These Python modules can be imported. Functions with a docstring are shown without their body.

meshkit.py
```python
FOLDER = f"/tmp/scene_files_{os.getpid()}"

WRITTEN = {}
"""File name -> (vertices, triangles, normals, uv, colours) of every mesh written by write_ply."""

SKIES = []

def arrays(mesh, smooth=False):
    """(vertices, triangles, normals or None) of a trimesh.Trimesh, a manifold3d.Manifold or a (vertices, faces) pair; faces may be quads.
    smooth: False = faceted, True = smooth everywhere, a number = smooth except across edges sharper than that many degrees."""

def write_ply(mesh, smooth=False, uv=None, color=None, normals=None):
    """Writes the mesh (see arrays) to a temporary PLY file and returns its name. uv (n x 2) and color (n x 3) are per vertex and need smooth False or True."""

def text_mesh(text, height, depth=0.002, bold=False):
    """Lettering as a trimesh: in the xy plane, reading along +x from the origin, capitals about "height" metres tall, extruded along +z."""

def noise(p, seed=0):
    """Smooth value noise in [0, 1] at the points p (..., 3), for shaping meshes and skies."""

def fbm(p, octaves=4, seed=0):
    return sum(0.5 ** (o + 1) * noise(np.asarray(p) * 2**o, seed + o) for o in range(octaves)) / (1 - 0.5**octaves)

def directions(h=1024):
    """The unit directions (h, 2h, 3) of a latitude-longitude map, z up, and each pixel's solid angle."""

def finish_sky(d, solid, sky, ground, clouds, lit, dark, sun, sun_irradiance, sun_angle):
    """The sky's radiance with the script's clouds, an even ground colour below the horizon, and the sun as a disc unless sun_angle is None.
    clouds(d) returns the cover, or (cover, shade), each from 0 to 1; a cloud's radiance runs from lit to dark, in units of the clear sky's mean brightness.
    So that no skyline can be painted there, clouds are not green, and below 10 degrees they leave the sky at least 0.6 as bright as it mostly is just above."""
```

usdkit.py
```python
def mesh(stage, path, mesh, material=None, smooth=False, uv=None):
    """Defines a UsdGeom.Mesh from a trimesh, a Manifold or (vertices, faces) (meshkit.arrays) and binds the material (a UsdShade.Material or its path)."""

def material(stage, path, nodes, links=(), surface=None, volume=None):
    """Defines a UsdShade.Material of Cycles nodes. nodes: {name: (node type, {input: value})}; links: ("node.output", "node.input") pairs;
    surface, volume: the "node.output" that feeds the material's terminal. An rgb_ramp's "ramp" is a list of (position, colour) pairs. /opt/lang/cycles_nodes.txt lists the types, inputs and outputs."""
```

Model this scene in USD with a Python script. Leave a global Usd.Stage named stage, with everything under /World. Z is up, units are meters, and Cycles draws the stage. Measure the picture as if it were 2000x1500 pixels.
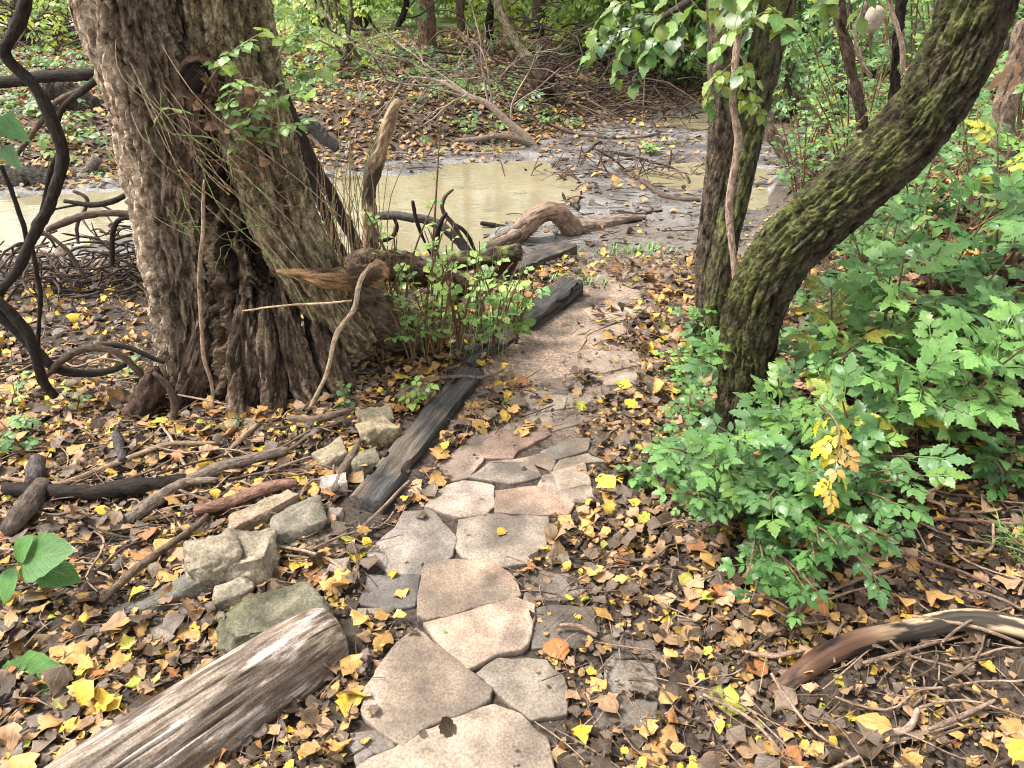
import math, numpy as np
from pxr import Usd, UsdGeom, UsdLux, UsdShade, Sdf, Gf, Vt
import shapely, usdkit, meshkit
from shapely.geometry import Polygon, Point
from scipy.ndimage import gaussian_filter
from scipy.interpolate import RegularGridInterpolator

stage = Usd.Stage.CreateInMemory()
UsdGeom.SetStageUpAxis(stage, "Z"); UsdGeom.SetStageMetersPerUnit(stage, 1.0)
UsdGeom.Xform.Define(stage, "/World"); UsdGeom.Scope.Define(stage, "/World/Looks")

# ------------------------------------------------------------------ camera, sky, sun, exposure
FPX, PITCH, EYE = 1450.0, math.radians(30.0), np.array([0, 0, 1.6])
cam = UsdGeom.Camera.Define(stage, "/World/camera")
cam.CreateHorizontalApertureAttr(36.0); cam.CreateFocalLengthAttr(36.0 * FPX / 2000.0)
cam.AddTranslateOp().Set(Gf.Vec3d(*EYE.tolist())); cam.AddRotateXOp().Set(90.0 - math.degrees(PITCH))
cam.CreateClippingRangeAttr(Gf.Vec2f(0.05, 2000.0))
cam.CreateExposureAttr(2.28)

SUN_EL, SUN_AZ = math.radians(58), math.radians(-80)          # azimuth = atan2(x, y) of the way to the sun
sunv = np.array([math.cos(SUN_EL) * math.sin(SUN_AZ), math.cos(SUN_EL) * math.cos(SUN_AZ), math.sin(SUN_EL)])
usdkit.material(stage, "/World/Looks/sky_look", {
    "sky": ("sky_texture", {"sky_type": "single_scattering", "sun_disc": False, "sun_elevation": SUN_EL, "sun_rotation": SUN_AZ, "aerosol_density": 3.0}),
    "bw": ("rgb_to_bw", {}), "tint": ("mix", {"mix_type": "multiply", "fac": 1.0, "color2": (1.0, 0.975, 0.93)}),
    "mix": ("mix", {"mix_type": "mix", "fac": 0.85}), "bg": ("background_shader", {"strength": 0.13})},
    [("sky.color", "bw.color"), ("bw.val", "tint.color1"), ("sky.color", "mix.color1"), ("tint.color", "mix.color2"), ("mix.color", "bg.color")], surface="bg.background")
dome = UsdLux.DomeLight.Define(stage, "/World/sky")
UsdShade.MaterialBindingAPI.Apply(dome.GetPrim()).Bind(UsdShade.Material.Get(stage, "/World/Looks/sky_look"))
dome.GetPrim().SetCustomDataByKey("kind", "structure")
sun = UsdLux.DistantLight.Define(stage, "/World/sun")
sun.CreateNormalizeAttr(True); sun.CreateIntensityAttr(0.4); sun.CreateAngleAttr(14.0); sun.CreateColorAttr(Gf.Vec3f(1.0, 0.96, 0.9))
_m = Gf.Matrix4d(); _m.SetRotate(Gf.Rotation(Gf.Vec3d(0, 0, 1), Gf.Vec3d(*sunv.tolist()))); sun.AddTransformOp().Set(_m)

# ------------------------------------------------------------------ small tools
T = Sdf.ValueTypeNames
_count = {}
def path_for(name, parent="/World"):
    k = (parent, name); n = _count.get(k, 0); _count[k] = n + 1
    return f"{parent}/{name}" + (f"_{n:03d}" if n else "")
def tag(prim, label=None, cat=None, group=None, kind=None):
    for k, v in (("label", label), ("category", cat), ("group", group), ("kind", kind)):
        if v: prim.SetCustomDataByKey(k, v)
    return prim
def thing(name, label, cat, group=None, loc=(0, 0, 0)):
    p = path_for(name); x = UsdGeom.Xform.Define(stage, p)
    x.AddTranslateOp().Set(Gf.Vec3d(*[float(c) for c in loc]))
    tag(x.GetPrim(), label, cat, group)
    ORIGIN[p] = np.array(loc, float)
    return p
ORIGIN = {"/World": np.zeros(3)}
_looks = {}
def look(name): return _looks[name]
def normals_of(v, f):
    n = np.zeros_like(v); c = np.cross(v[f[:, 1]] - v[f[:, 0]], v[f[:, 2]] - v[f[:, 0]])
    for k in range(3): np.add.at(n, f[:, k], c)
    return n / np.maximum(np.linalg.norm(n, axis=1, keepdims=True), 1e-20)
class MB:
    """gathers pieces (vertices, triangles, colour, pattern coordinates) of ONE mesh"""
    def __init__(s): s.v, s.f, s.c, s.l, s.n = [], [], [], [], 0
    def add(s, v, f, col=(0.3, 0.3, 0.3), luv=None):
        v = np.asarray(v, float); f = np.asarray(f, int)
        if f.shape[1] == 4: f = np.vstack([f[:, [0, 1, 2]], f[:, [0, 2, 3]]])
        s.v.append(v); s.f.append(f + s.n); s.n += len(v)
        s.c.append(np.broadcast_to(np.asarray(col, float), (len(v), 3)))
        s.l.append(v if luv is None else np.asarray(luv, float))
        return s
    def build(s, name, mat, parent="/World", smooth=True, label=None, cat=None, group=None, kind=None):
        if not s.v: return None
        p = path_for(name, parent); v = np.vstack(s.v); f = np.vstack(s.f); c = np.vstack(s.c); l = np.vstack(s.l)
        o = ORIGIN.get(parent, ORIGIN.get(parent.rsplit("/", 1)[0], np.zeros(3)))
        m = UsdGeom.Mesh.Define(stage, p)
        m.CreatePointsAttr(Vt.Vec3fArray.FromNumpy(np.ascontiguousarray(v - o, np.float32)))
        m.CreateFaceVertexCountsAttr(Vt.IntArray.FromNumpy(np.full(len(f), 3, np.int32)))
        m.CreateFaceVertexIndicesAttr(Vt.IntArray.FromNumpy(np.ascontiguousarray(f.astype(np.int32).ravel())))
        m.CreateSubdivisionSchemeAttr("none"); m.CreateDoubleSidedAttr(True)
        if smooth:
            m.CreateNormalsAttr(Vt.Vec3fArray.FromNumpy(np.ascontiguousarray(normals_of(v, f), np.float32))); m.SetNormalsInterpolation("vertex")
        pv = UsdGeom.PrimvarsAPI(m)
        pv.CreatePrimvar("col", T.Color3fArray, "vertex").Set(Vt.Vec3fArray.FromNumpy(np.ascontiguousarray(c, np.float32)))
        pv.CreatePrimvar("luv", T.Vector3fArray, "vertex").Set(Vt.Vec3fArray.FromNumpy(np.ascontiguousarray(l, np.float32)))
        UsdShade.MaterialBindingAPI.Apply(m.GetPrim()).Bind(look(mat))
        tag(m.GetPrim(), label, cat, group, kind)
        return p
noise, fbm = meshkit.noise, meshkit.fbm
def fb(p, octaves=4, seed=0): return fbm(np.asarray(p, float), octaves, seed)
def ss(a, b, x): t = np.clip((np.asarray(x, float) - a) / (b - a), 0, 1); return t * t * (3 - 2 * t)
def lerp(a, b, t): return a + (b - a) * t
def unit(v): v = np.asarray(v, float); return v / max(np.linalg.norm(v), 1e-12)
def rays(u, v):
    u, v = np.asarray(u, float), np.asarray(v, float); cp, sp = math.cos(PITCH), math.sin(PITCH)
    a, b = (u - 1000) / FPX, -(v - 750) / FPX
    return np.stack([a, cp + b * sp, -sp + b * cp], -1)
def W(u, v, y):                                # the point seen at (u, v) that stands y metres ahead
    d = rays(u, v); return EYE + d * (y / d[1])
def Z(u, v, z):                                # the point seen at (u, v) at height z
    d = rays(u, v); return EYE + d * ((z - 1.6) / d[2])
def pix(p):
    p = np.asarray(p, float) - EYE; cp, sp = math.cos(PITCH), math.sin(PITCH)
    dep = p[..., 1] * cp - p[..., 2] * sp; up = p[..., 1] * sp + p[..., 2] * cp
    return 1000 + FPX * p[..., 0] / dep, 750 - FPX * up / dep, dep

# ------------------------------------------------------------------ materials
def mat(name, nodes, links, surface="p.BSDF"):
    _looks[name] = usdkit.material(stage, f"/World/Looks/{name}", nodes, links, surface=surface); return name
def col_mat(name, rough=0.6, spec=0.5, stretch=(1, 1, 1), scale=10, detail=6, dark=(0.5, 0.5, 0.5), light=(1.4, 1.4, 1.4), bump=0.5, dist=0.01, fine=None, coord="luv", rough_var=0.0, lo=0.36, hi=0.64):
    """colour from the mesh, varied by a stretched noise that also gives relief"""
    n = {"c": ("attribute", {"attribute": "col"}), "u": ("attribute", {"attribute": coord}), "m": ("mapping", {"scale": stretch}),
         "n": ("noise_texture", {"scale": scale, "detail": detail, "roughness": 0.65}), "r": ("rgb_ramp", {"ramp": [(0, dark), (lo, dark), (hi, light), (1, light)]}),
         "x": ("mix", {"mix_type": "multiply", "fac": 1.0}), "b": ("bump", {"strength": bump, "distance": dist}), "p": ("principled_bsdf", {"roughness": rough, "specular_ior_level": spec})}
    l = [("u.vector", "m.vector"), ("m.vector", "n.vector"), ("n.fac", "r.fac"), ("c.color", "x.color1"), ("r.color", "x.color2"), ("n.fac", "b.height"), ("b.normal", "p.normal")]
    if fine:
        n["n2"] = ("noise_texture", {"scale": fine, "detail": 4, "roughness": 0.7}); n["r2"] = ("rgb_ramp", {"ramp": [(0.36, (0.5, 0.5, 0.5)), (0.64, (1.35, 1.35, 1.35))]})
        n["x2"] = ("mix", {"mix_type": "multiply", "fac": 0.8})
        l += [("u.vector", "n2.vector"), ("n2.fac", "r2.fac"), ("x.color", "x2.color1"), ("r2.color", "x2.color2"), ("x2.color", "p.base_color")]
    else: l += [("x.color", "p.base_color")]
    if rough_var:
        n["mr"] = ("map_range", {"from_min": 0.3, "from_max": 0.7, "to_min": max(rough - rough_var, 0.05), "to_max": min(rough + rough_var, 1), "clamp": True})
        l += [("n.fac", "mr.value"), ("mr.result", "p.roughness")]
    return mat(name, n, l)

# soil: colour from the mesh; luv.x = wetness
mat("soil", {"c": ("attribute", {"attribute": "col"}), "w": ("attribute", {"attribute": "luv"}), "sw": ("separate_xyz", {}), "g": ("geometry", {}),
    "n1": ("noise_texture", {"scale": 9, "detail": 10, "roughness": 0.7}), "n2": ("noise_texture", {"scale": 70, "detail": 6, "roughness": 0.7}),
    "r1": ("rgb_ramp", {"ramp": [(0.25, (0.45, 0.43, 0.42)), (0.5, (1, 1, 1)), (0.75, (1.5, 1.45, 1.4))]}), "r2": ("rgb_ramp", {"ramp": [(0.36, (0.35, 0.35, 0.35)), (0.66, (1.6, 1.6, 1.6))]}),
    "x1": ("mix", {"mix_type": "multiply", "fac": 1.0}), "x2": ("mix", {"mix_type": "multiply", "fac": 1.0}), "add": ("math", {"math_type": "multiply_add", "value2": 0.5}),
    "b": ("bump", {"strength": 0.9, "distance": 0.03}), "mr": ("map_range", {"from_min": 0, "from_max": 1, "to_min": 0.9, "to_max": 0.22, "clamp": True}), "p": ("principled_bsdf", {"specular_ior_level": 0.3})},
    [("g.position", "n1.vector"), ("g.position", "n2.vector"), ("n1.fac", "r1.fac"), ("n2.fac", "r2.fac"), ("c.color", "x1.color1"), ("r1.color", "x1.color2"), ("x1.color", "x2.color1"), ("r2.color", "x2.color2"),
     ("x2.color", "p.base_color"), ("n2.fac", "add.value1"), ("n1.fac", "add.value3"), ("add.value", "b.height"), ("b.normal", "p.normal"), ("w.vector", "sw.vector"), ("sw.x", "mr.value"), ("mr.result", "p.roughness")])
mat("muddy_water", {"g": ("geometry", {}), "n": ("noise_texture", {"scale": 1.3, "detail": 5}), "r": ("rgb_ramp", {"ramp": [(0.3, (0.135, 0.115, 0.070)), (0.7, (0.185, 0.158, 0.096))]}),
    "mp": ("mapping", {"scale": (1, 2.2, 1)}), "nb": ("noise_texture", {"scale": 7, "detail": 3}), "b": ("bump", {"strength": 0.12, "distance": 0.02}),
    "ns": ("noise_texture", {"scale": 3.2, "detail": 9, "roughness": 0.75}), "rs": ("rgb_ramp", {"ramp": [(0.56, (0, 0, 0)), (0.64, (0.8, 0.8, 0.8))]}),
    "x": ("mix", {"mix_type": "mix", "color2": (0.10, 0.085, 0.062)}), "mr": ("map_range", {"from_min": 0, "from_max": 1, "to_min": 0.04, "to_max": 0.35}), "p": ("principled_bsdf", {"specular_ior_level": 0.5, "ior": 1.33})},
    [("g.position", "n.vector"), ("n.fac", "r.fac"), ("g.position", "mp.vector"), ("mp.vector", "nb.vector"), ("mp.vector", "ns.vector"), ("ns.fac", "rs.fac"), ("rs.color", "x.fac"), ("r.color", "x.color1"), ("x.color", "p.base_color"),
     ("rs.color", "mr.value"), ("mr.result", "p.roughness"), ("nb.fac", "b.height"), ("b.normal", "p.normal")])
def leaf_mat(name, rough, spec, trans, vein, spots, dark=0.72):
    """luv = (along, across -1..1, per-leaf number): midrib and side veins, blotches"""
    mat(name, {"c": ("attribute", {"attribute": "col"}), "u": ("attribute", {"attribute": "luv"}), "s": ("separate_xyz", {}), "ab": ("math", {"math_type": "absolute"}),
        "k": ("math", {"math_type": "multiply_add", "value2": -0.35}), "w": ("math", {"math_type": "multiply", "value2": 50.0}), "sn": ("math", {"math_type": "sine"}),
        "mr": ("map_range", {"from_min": 0.75, "from_max": 1.0, "to_min": 0.0, "to_max": 1.0, "clamp": True}), "mid": ("map_range", {"from_min": 0.0, "from_max": 0.07, "to_min": 1.0, "to_max": 0.0, "clamp": True}),
        "mx": ("math", {"math_type": "maximum"}), "v": ("mix", {"mix_type": "mix", "color2": vein}), "vf": ("math", {"math_type": "multiply", "value2": 0.22}),
        "n": ("noise_texture", {"scale": 3.0, "detail": 5, "roughness": 0.7}), "r": ("rgb_ramp", {"ramp": [(0.35, (dark, dark, dark)), (0.6, (1.15, 1.15, 1.15))]}), "x": ("mix", {"mix_type": "multiply", "fac": 1.0}),
        "r3": ("rgb_ramp", {"ramp": [(0.66, (0, 0, 0)), (0.72, (1, 1, 1))]}), "sf": ("math", {"math_type": "multiply", "value2": spots}), "x3": ("mix", {"mix_type": "mix", "color2": (0.10, 0.055, 0.03)}),
        "b": ("bump", {"strength": 0.5, "distance": 0.002}), "p": ("principled_bsdf", {"roughness": rough, "specular_ior_level": spec}), "t": ("translucent_bsdf", {}), "o": ("mix_closure", {"fac": trans})},
        [("u.vector", "s.vector"), ("s.y", "ab.value1"), ("ab.value", "k.value1"), ("s.x", "k.value3"), ("k.value", "w.value1"), ("w.value", "sn.value1"), ("sn.value", "mr.value"), ("ab.value", "mid.value"), ("mr.result", "mx.value1"), ("mid.result", "mx.value2"),
         ("u.vector", "n.vector"), ("n.fac", "r.fac"), ("c.color", "x.color1"), ("r.color", "x.color2"), ("n.fac", "r3.fac"), ("r3.color", "sf.value1"), ("sf.value", "x3.fac"), ("x.color", "x3.color1"),
         ("mx.value", "vf.value1"), ("vf.value", "v.fac"), ("x3.color", "v.color1"), ("mx.value", "b.height"), ("b.normal", "p.normal"), ("v.color", "p.base_color"), ("v.color", "t.color"), ("p.BSDF", "o.closure1"), ("t.BSDF", "o.closure2")], surface="o.closure")
leaf_mat("dead_leaf", 0.45, 0.22, 0.10, (0.30, 0.2, 0.1), 0.7, 0.6)
leaf_mat("green_leaf", 0.36, 0.5, 0.35, (0.16, 0.24, 0.08), 0.12)
col_mat("old_bark", 0.9, 0.1, (1, 1, 0.36), 48, 9, (0.25, 0.22, 0.20), (1.6, 1.55, 1.5), 1.0, 0.03, fine=110)
col_mat("mossy_bark", 0.85, 0.12, (1, 1, 0.5), 42, 9, (0.16, 0.15, 0.14), (1.75, 1.75, 1.6), 1.0, 0.02, fine=150)
col_mat("twig_bark", 0.8, 0.12, (1, 1, 0.3), 110, 6, (0.42, 0.40, 0.38), (1.5, 1.5, 1.5), 0.9, 0.006, fine=180)
col_mat("paving", 0.68, 0.4, (1, 1, 1), 11, 10, (0.62, 0.60, 0.58), (1.25, 1.25, 1.25), 0.8, 0.008, fine=150, rough_var=0.15)
col_mat("rock_face", 0.85, 0.3, (1, 1, 1), 14, 9, (0.5, 0.5, 0.48), (1.35, 1.35, 1.35), 0.9, 0.02, fine=130)
col_mat("tarred_wood", 0.7, 0.2, (1, 1, 0.07), 45, 7, (0.35, 0.35, 0.35), (1.9, 1.85, 1.8), 1.0, 0.012, fine=160, rough_var=0.15)
col_mat("weathered_wood", 0.7, 0.2, (1, 1, 0.09), 80, 9, (0.36, 0.31, 0.27), (1.55, 1.55, 1.55), 0.9, 0.006, fine=200, rough_var=0.1)
col_mat("peeled_wood", 0.65, 0.15, (1, 1, 0.05), 110, 6, (0.6, 0.55, 0.5), (1.3, 1.3, 1.3), 0.5, 0.005)
col_mat("grass_blade", 0.45, 0.4, (1, 1, 1), 20, 2, (0.8, 0.8, 0.8), (1.2, 1.2, 1.2), 0.0)
col_mat("nest_paper", 0.9, 0.2, (1, 1, 2), 22, 6, (0.75, 0.72, 0.7), (1.3, 1.3, 1.3), 0.6, 0.006)

# ------------------------------------------------------------------ terrain
PATH = np.array([(-0.2, 0.0), (-0.12, 1.03), (0.0, 1.92), (0.11, 2.85), (0.42, 3.76), (0.8, 4.8), (1.05, 5.8)])
def xc(y): return np.interp(y, PATH[:, 1], PATH[:, 0])
RB = np.array([(0, .55), (1, .55), (2, .62), (3, .85), (4, 1.25), (5.5, 1.9), (7, 2.4), (8.5, 3.1), (10, 4.0), (13, 5.6), (20, 8)])
FB = np.array([(-30, 6.8), (-6, 7.0), (-4.9, 7.2), (-2.5, 7.6), (-1.6, 8.0), (-.6, 8.8), (.3, 9.3), (1.5, 10.5), (2.7, 12.0), (4.2, 12.6), (8, 13), (40, 14)])
WATER = -0.36
def pool(pts): return Polygon([tuple(Z(u, v, WATER)[:2]) for u, v in pts])
POOLS = [pool([(-260, 395), (0, 392), (130, 380), (270, 372), (430, 366), (560, 358), (640, 350), (700, 338), (780, 345), (850, 338), (880, 322), (980, 316), (1070, 313), (1085, 335), (1115, 350), (1145, 386), (1080, 398), (1060, 412), (1010, 420), (985, 436), (955, 448), (945, 466), (960, 490), (890, 503), (760, 505), (560, 500), (400, 480), (270, 458), (110, 490), (0, 512), (-260, 540)]),
         pool([(1235, 340), (1265, 325), (1330, 318), (1400, 316), (1500, 330), (1510, 352), (1420, 362), (1370, 372), (1300, 366), (1270, 355)]),
         pool([(1255, 236), (1330, 228), (1420, 222), (1560, 224), (1600, 240), (1540, 256), (1450, 262), (1380, 259), (1300, 246)]),
         pool([(1440, 384), (1500, 366), (1560, 372), (1540, 400), (1470, 412), (1440, 402)]),
         pool([(905, 286), (960, 281), (1030, 286), (1050, 292), (980, 297), (920, 293)]),
         pool([(1095, 498), (1130, 484), (1165, 490), (1170, 505), (1135, 520), (1095, 516)])]
POOL = shapely.union_all(POOLS)
XS = np.concatenate([-np.geomspace(220, 7.1, 22), np.arange(-7, 7.001, 0.04), np.geomspace(7.1, 220, 22)])
YS = np.concatenate([-np.geomspace(60, 1, 10), np.linspace(-0.9, 0.5, 12)[:-1], np.arange(0.5, 14.001, 0.04), np.geomspace(14.1, 320, 40)])
GX, GY = np.meshgrid(XS, YS)
def terrain(x, y):
    base = np.interp(y, [-60, 1.0, 2.4, 3.2, 4.2, 4.8, 5.3, 6.0], [0.1, 0, 0, -.05, -.14, -.24, -.33, -.335])
    left = np.clip(xc(y) - .6 - x, 0, 6)
    base = base - 0.05 * ss(0, 1.2, left) * ss(5, 3, y) - 0.04 * ss(.2, 3, left) * ss(5.5, 2, y)
    s = np.clip(x - np.interp(y, RB[:, 1 - 1], RB[:, 1]), 0, None)
    k = np.interp(y, [0, 1.1, 1.6, 2.2, 3, 5, 9], [0.10, 0.14, 0.30, 0.55, 0.75, 0.95, 1.0])
    right = k * (0.9 * (1 - np.exp(-s / 1.3)) + 0.14 * np.minimum(s, 12))
    lip = 0.07 * ss(0.0, 0.1, s) * ss(1.3, 1.6, y) * ss(2.6, 2.0, y)
    yf = np.interp(x, FB[:, 0], FB[:, 1])
    far = 0.36 * ss(0, 1.6, y - yf) + 0.36 * ss(0.8, 5.6, y - yf)
    far = far + 0.012 * np.clip(y - yf - 7, 0, 60)
    h = base + np.maximum(right, far * ss(5.5, 7, y))
    return h
H0 = terrain(GX, GY)
P3 = np.stack([GX, GY, 0 * GX], -1)
inmask = (np.abs(GX) < 7) & (GY > 4) & (GY < 14)
pm = np.zeros_like(GX); pm[inmask] = shapely.contains_xy(POOL, GX[inmask], GY[inmask]).astype(float)
pm = gaussian_filter(pm, 3.2)
creek = ss(-.24, -.31, H0)
near = np.exp(-np.clip(np.hypot(GX, GY) - 14, 0, 200) / 40)
rough = 0.05 * (fb(P3 * 1.3, 4, 3) - .5) + 0.03 * (fb(P3 * 5, 4, 5) - .5) + 0.014 * (fb(P3 * 22, 3, 6) - .5)
onpath = np.exp(-((GX - xc(GY)) / .5) ** 2) * ss(6, 4.5, GY)
HH = H0 + rough * (1 - 0.8 * creek) * (1 - .6 * onpath) * near
HH = HH + creek * (0.034 * (fb(P3 * 3.2, 6, 9) - .5) + .018 * (fb(P3 * 9, 4, 19) - .5)) + 0.008 * creek
HH = HH - pm * 0.075 * creek
far_ok = GY > 14
_h = RegularGridInterpolator((YS, XS), HH, bounds_error=False, fill_value=None)
def H(x, y): return _h(np.stack(np.broadcast_arrays(y, x), -1).astype(float))
def G(u, v, dz=0.0):                           # the ground (plus dz) seen at (u, v)
    d = rays(u, v); ts = np.linspace(0.8, 40, 3000); p = EYE + d * ts[:, None]
    k = np.nonzero(p[:, 2] < H(p[:, 0], p[:, 1]) + dz)[0]
    return p[k[0]] if len(k) else p[-1]
def on(u, v, dz=0.0):
    p = G(u, v, dz); return np.array([p[0], p[1], float(H(p[0], p[1])) + dz])

# ground colours by zone
yf = np.interp(GX, FB[:, 0], FB[:, 1])
c = np.zeros(GX.shape + (3,)); c[:] = (0.052, 0.038, 0.028)
nz = fb(P3 * 2.2, 4, 21)[..., None]
dirt = (np.exp(-((GX - xc(GY) - .08) / .46) ** 2) * ss(2.1, 2.7, GY) * ss(5.6, 4.2, GY))[..., None] * ss(.28, .55, nz)
c = lerp(c, np.array((0.285, 0.208, 0.155)), np.clip(dirt, 0, 1))
wetpath = (ss(.5, .9, GX - .1 * 0) * ss(4.2, 5, GY) * ss(7, 5.5, GY) * ss(3, 2, GX))[..., None]
c = lerp(c, np.array((0.15, 0.118, 0.09)), wetpath * .8)
mudc = lerp(np.array((0.085, 0.076, 0.069)), np.array((0.20, 0.19, 0.182)), ss(.36, .62, fb(P3 * np.array([2.2, 4.4, 1]), 5, 71))[..., None])
c = lerp(c, mudc, creek[..., None] * (1 - .75 * wetpath))
bank = (ss(0.0, 0.7, GY - yf) * (GY > 6.5))[..., None]
c = lerp(c, lerp(np.array((0.055, 0.038, 0.026)), np.array((0.11, 0.077, 0.052)), nz), bank)
lawn = (ss(5.2, 7.5, GY - yf + 2 * (fb(P3 * .5, 3, 33) - .5)) * (GY > 7))[..., None]
c = lerp(c, lerp(np.array((0.07, 0.11, 0.022)), np.array((0.12, 0.16, 0.03)), nz), lawn)
leafpath = (np.exp(-((GY - yf - 6.6 - .5 * np.sin(GX * .8)) / .8) ** 2) * ss(-3.5, -1.5, GX))[..., None]
c = lerp(c, np.array((0.30, 0.20, 0.12)), leafpath * .8)
gravel = (np.exp(-((GY - 17.5 - .2 * GX) / 1.2) ** 2) * ss(-5.5, -7, GX))[..., None]
c = lerp(c, np.array((0.36, 0.32, 0.27)), gravel)
wet = np.clip(creek * .95 + wetpath[..., 0] * .7 + 0.25 * onpath + .2, 0, 1) * (0.55 + .9 * (fb(P3 * 4, 3, 40) - .3))
ny, nx = GX.shape
i, j = np.meshgrid(np.arange(ny - 1), np.arange(nx - 1), indexing="ij")
Q = np.stack([i * nx + j, i * nx + j + 1, (i + 1) * nx + j + 1, (i + 1) * nx + j], -1).reshape(-1, 4)
MB().add(np.stack([GX, GY, HH], -1).reshape(-1, 3), Q, c.reshape(-1, 3), np.stack([wet, 0 * wet, 0 * wet], -1).reshape(-1, 3)).build("ground", "soil", kind="structure")
wx, wy = np.meshgrid(np.linspace(-9, 6, 31), np.linspace(4.6, 12.6, 21))
wi, wj = np.meshgrid(np.arange(20), np.arange(30), indexing="ij")
MB().add(np.stack([wx, wy, np.full_like(wx, WATER)], -1).reshape(-1, 3), np.stack([wi * 31 + wj, wi * 31 + wj + 1, (wi + 1) * 31 + wj + 1, (wi + 1) * 31 + wj], -1).reshape(-1, 4)).build("creek_water", "muddy_water", kind="structure")

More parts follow.
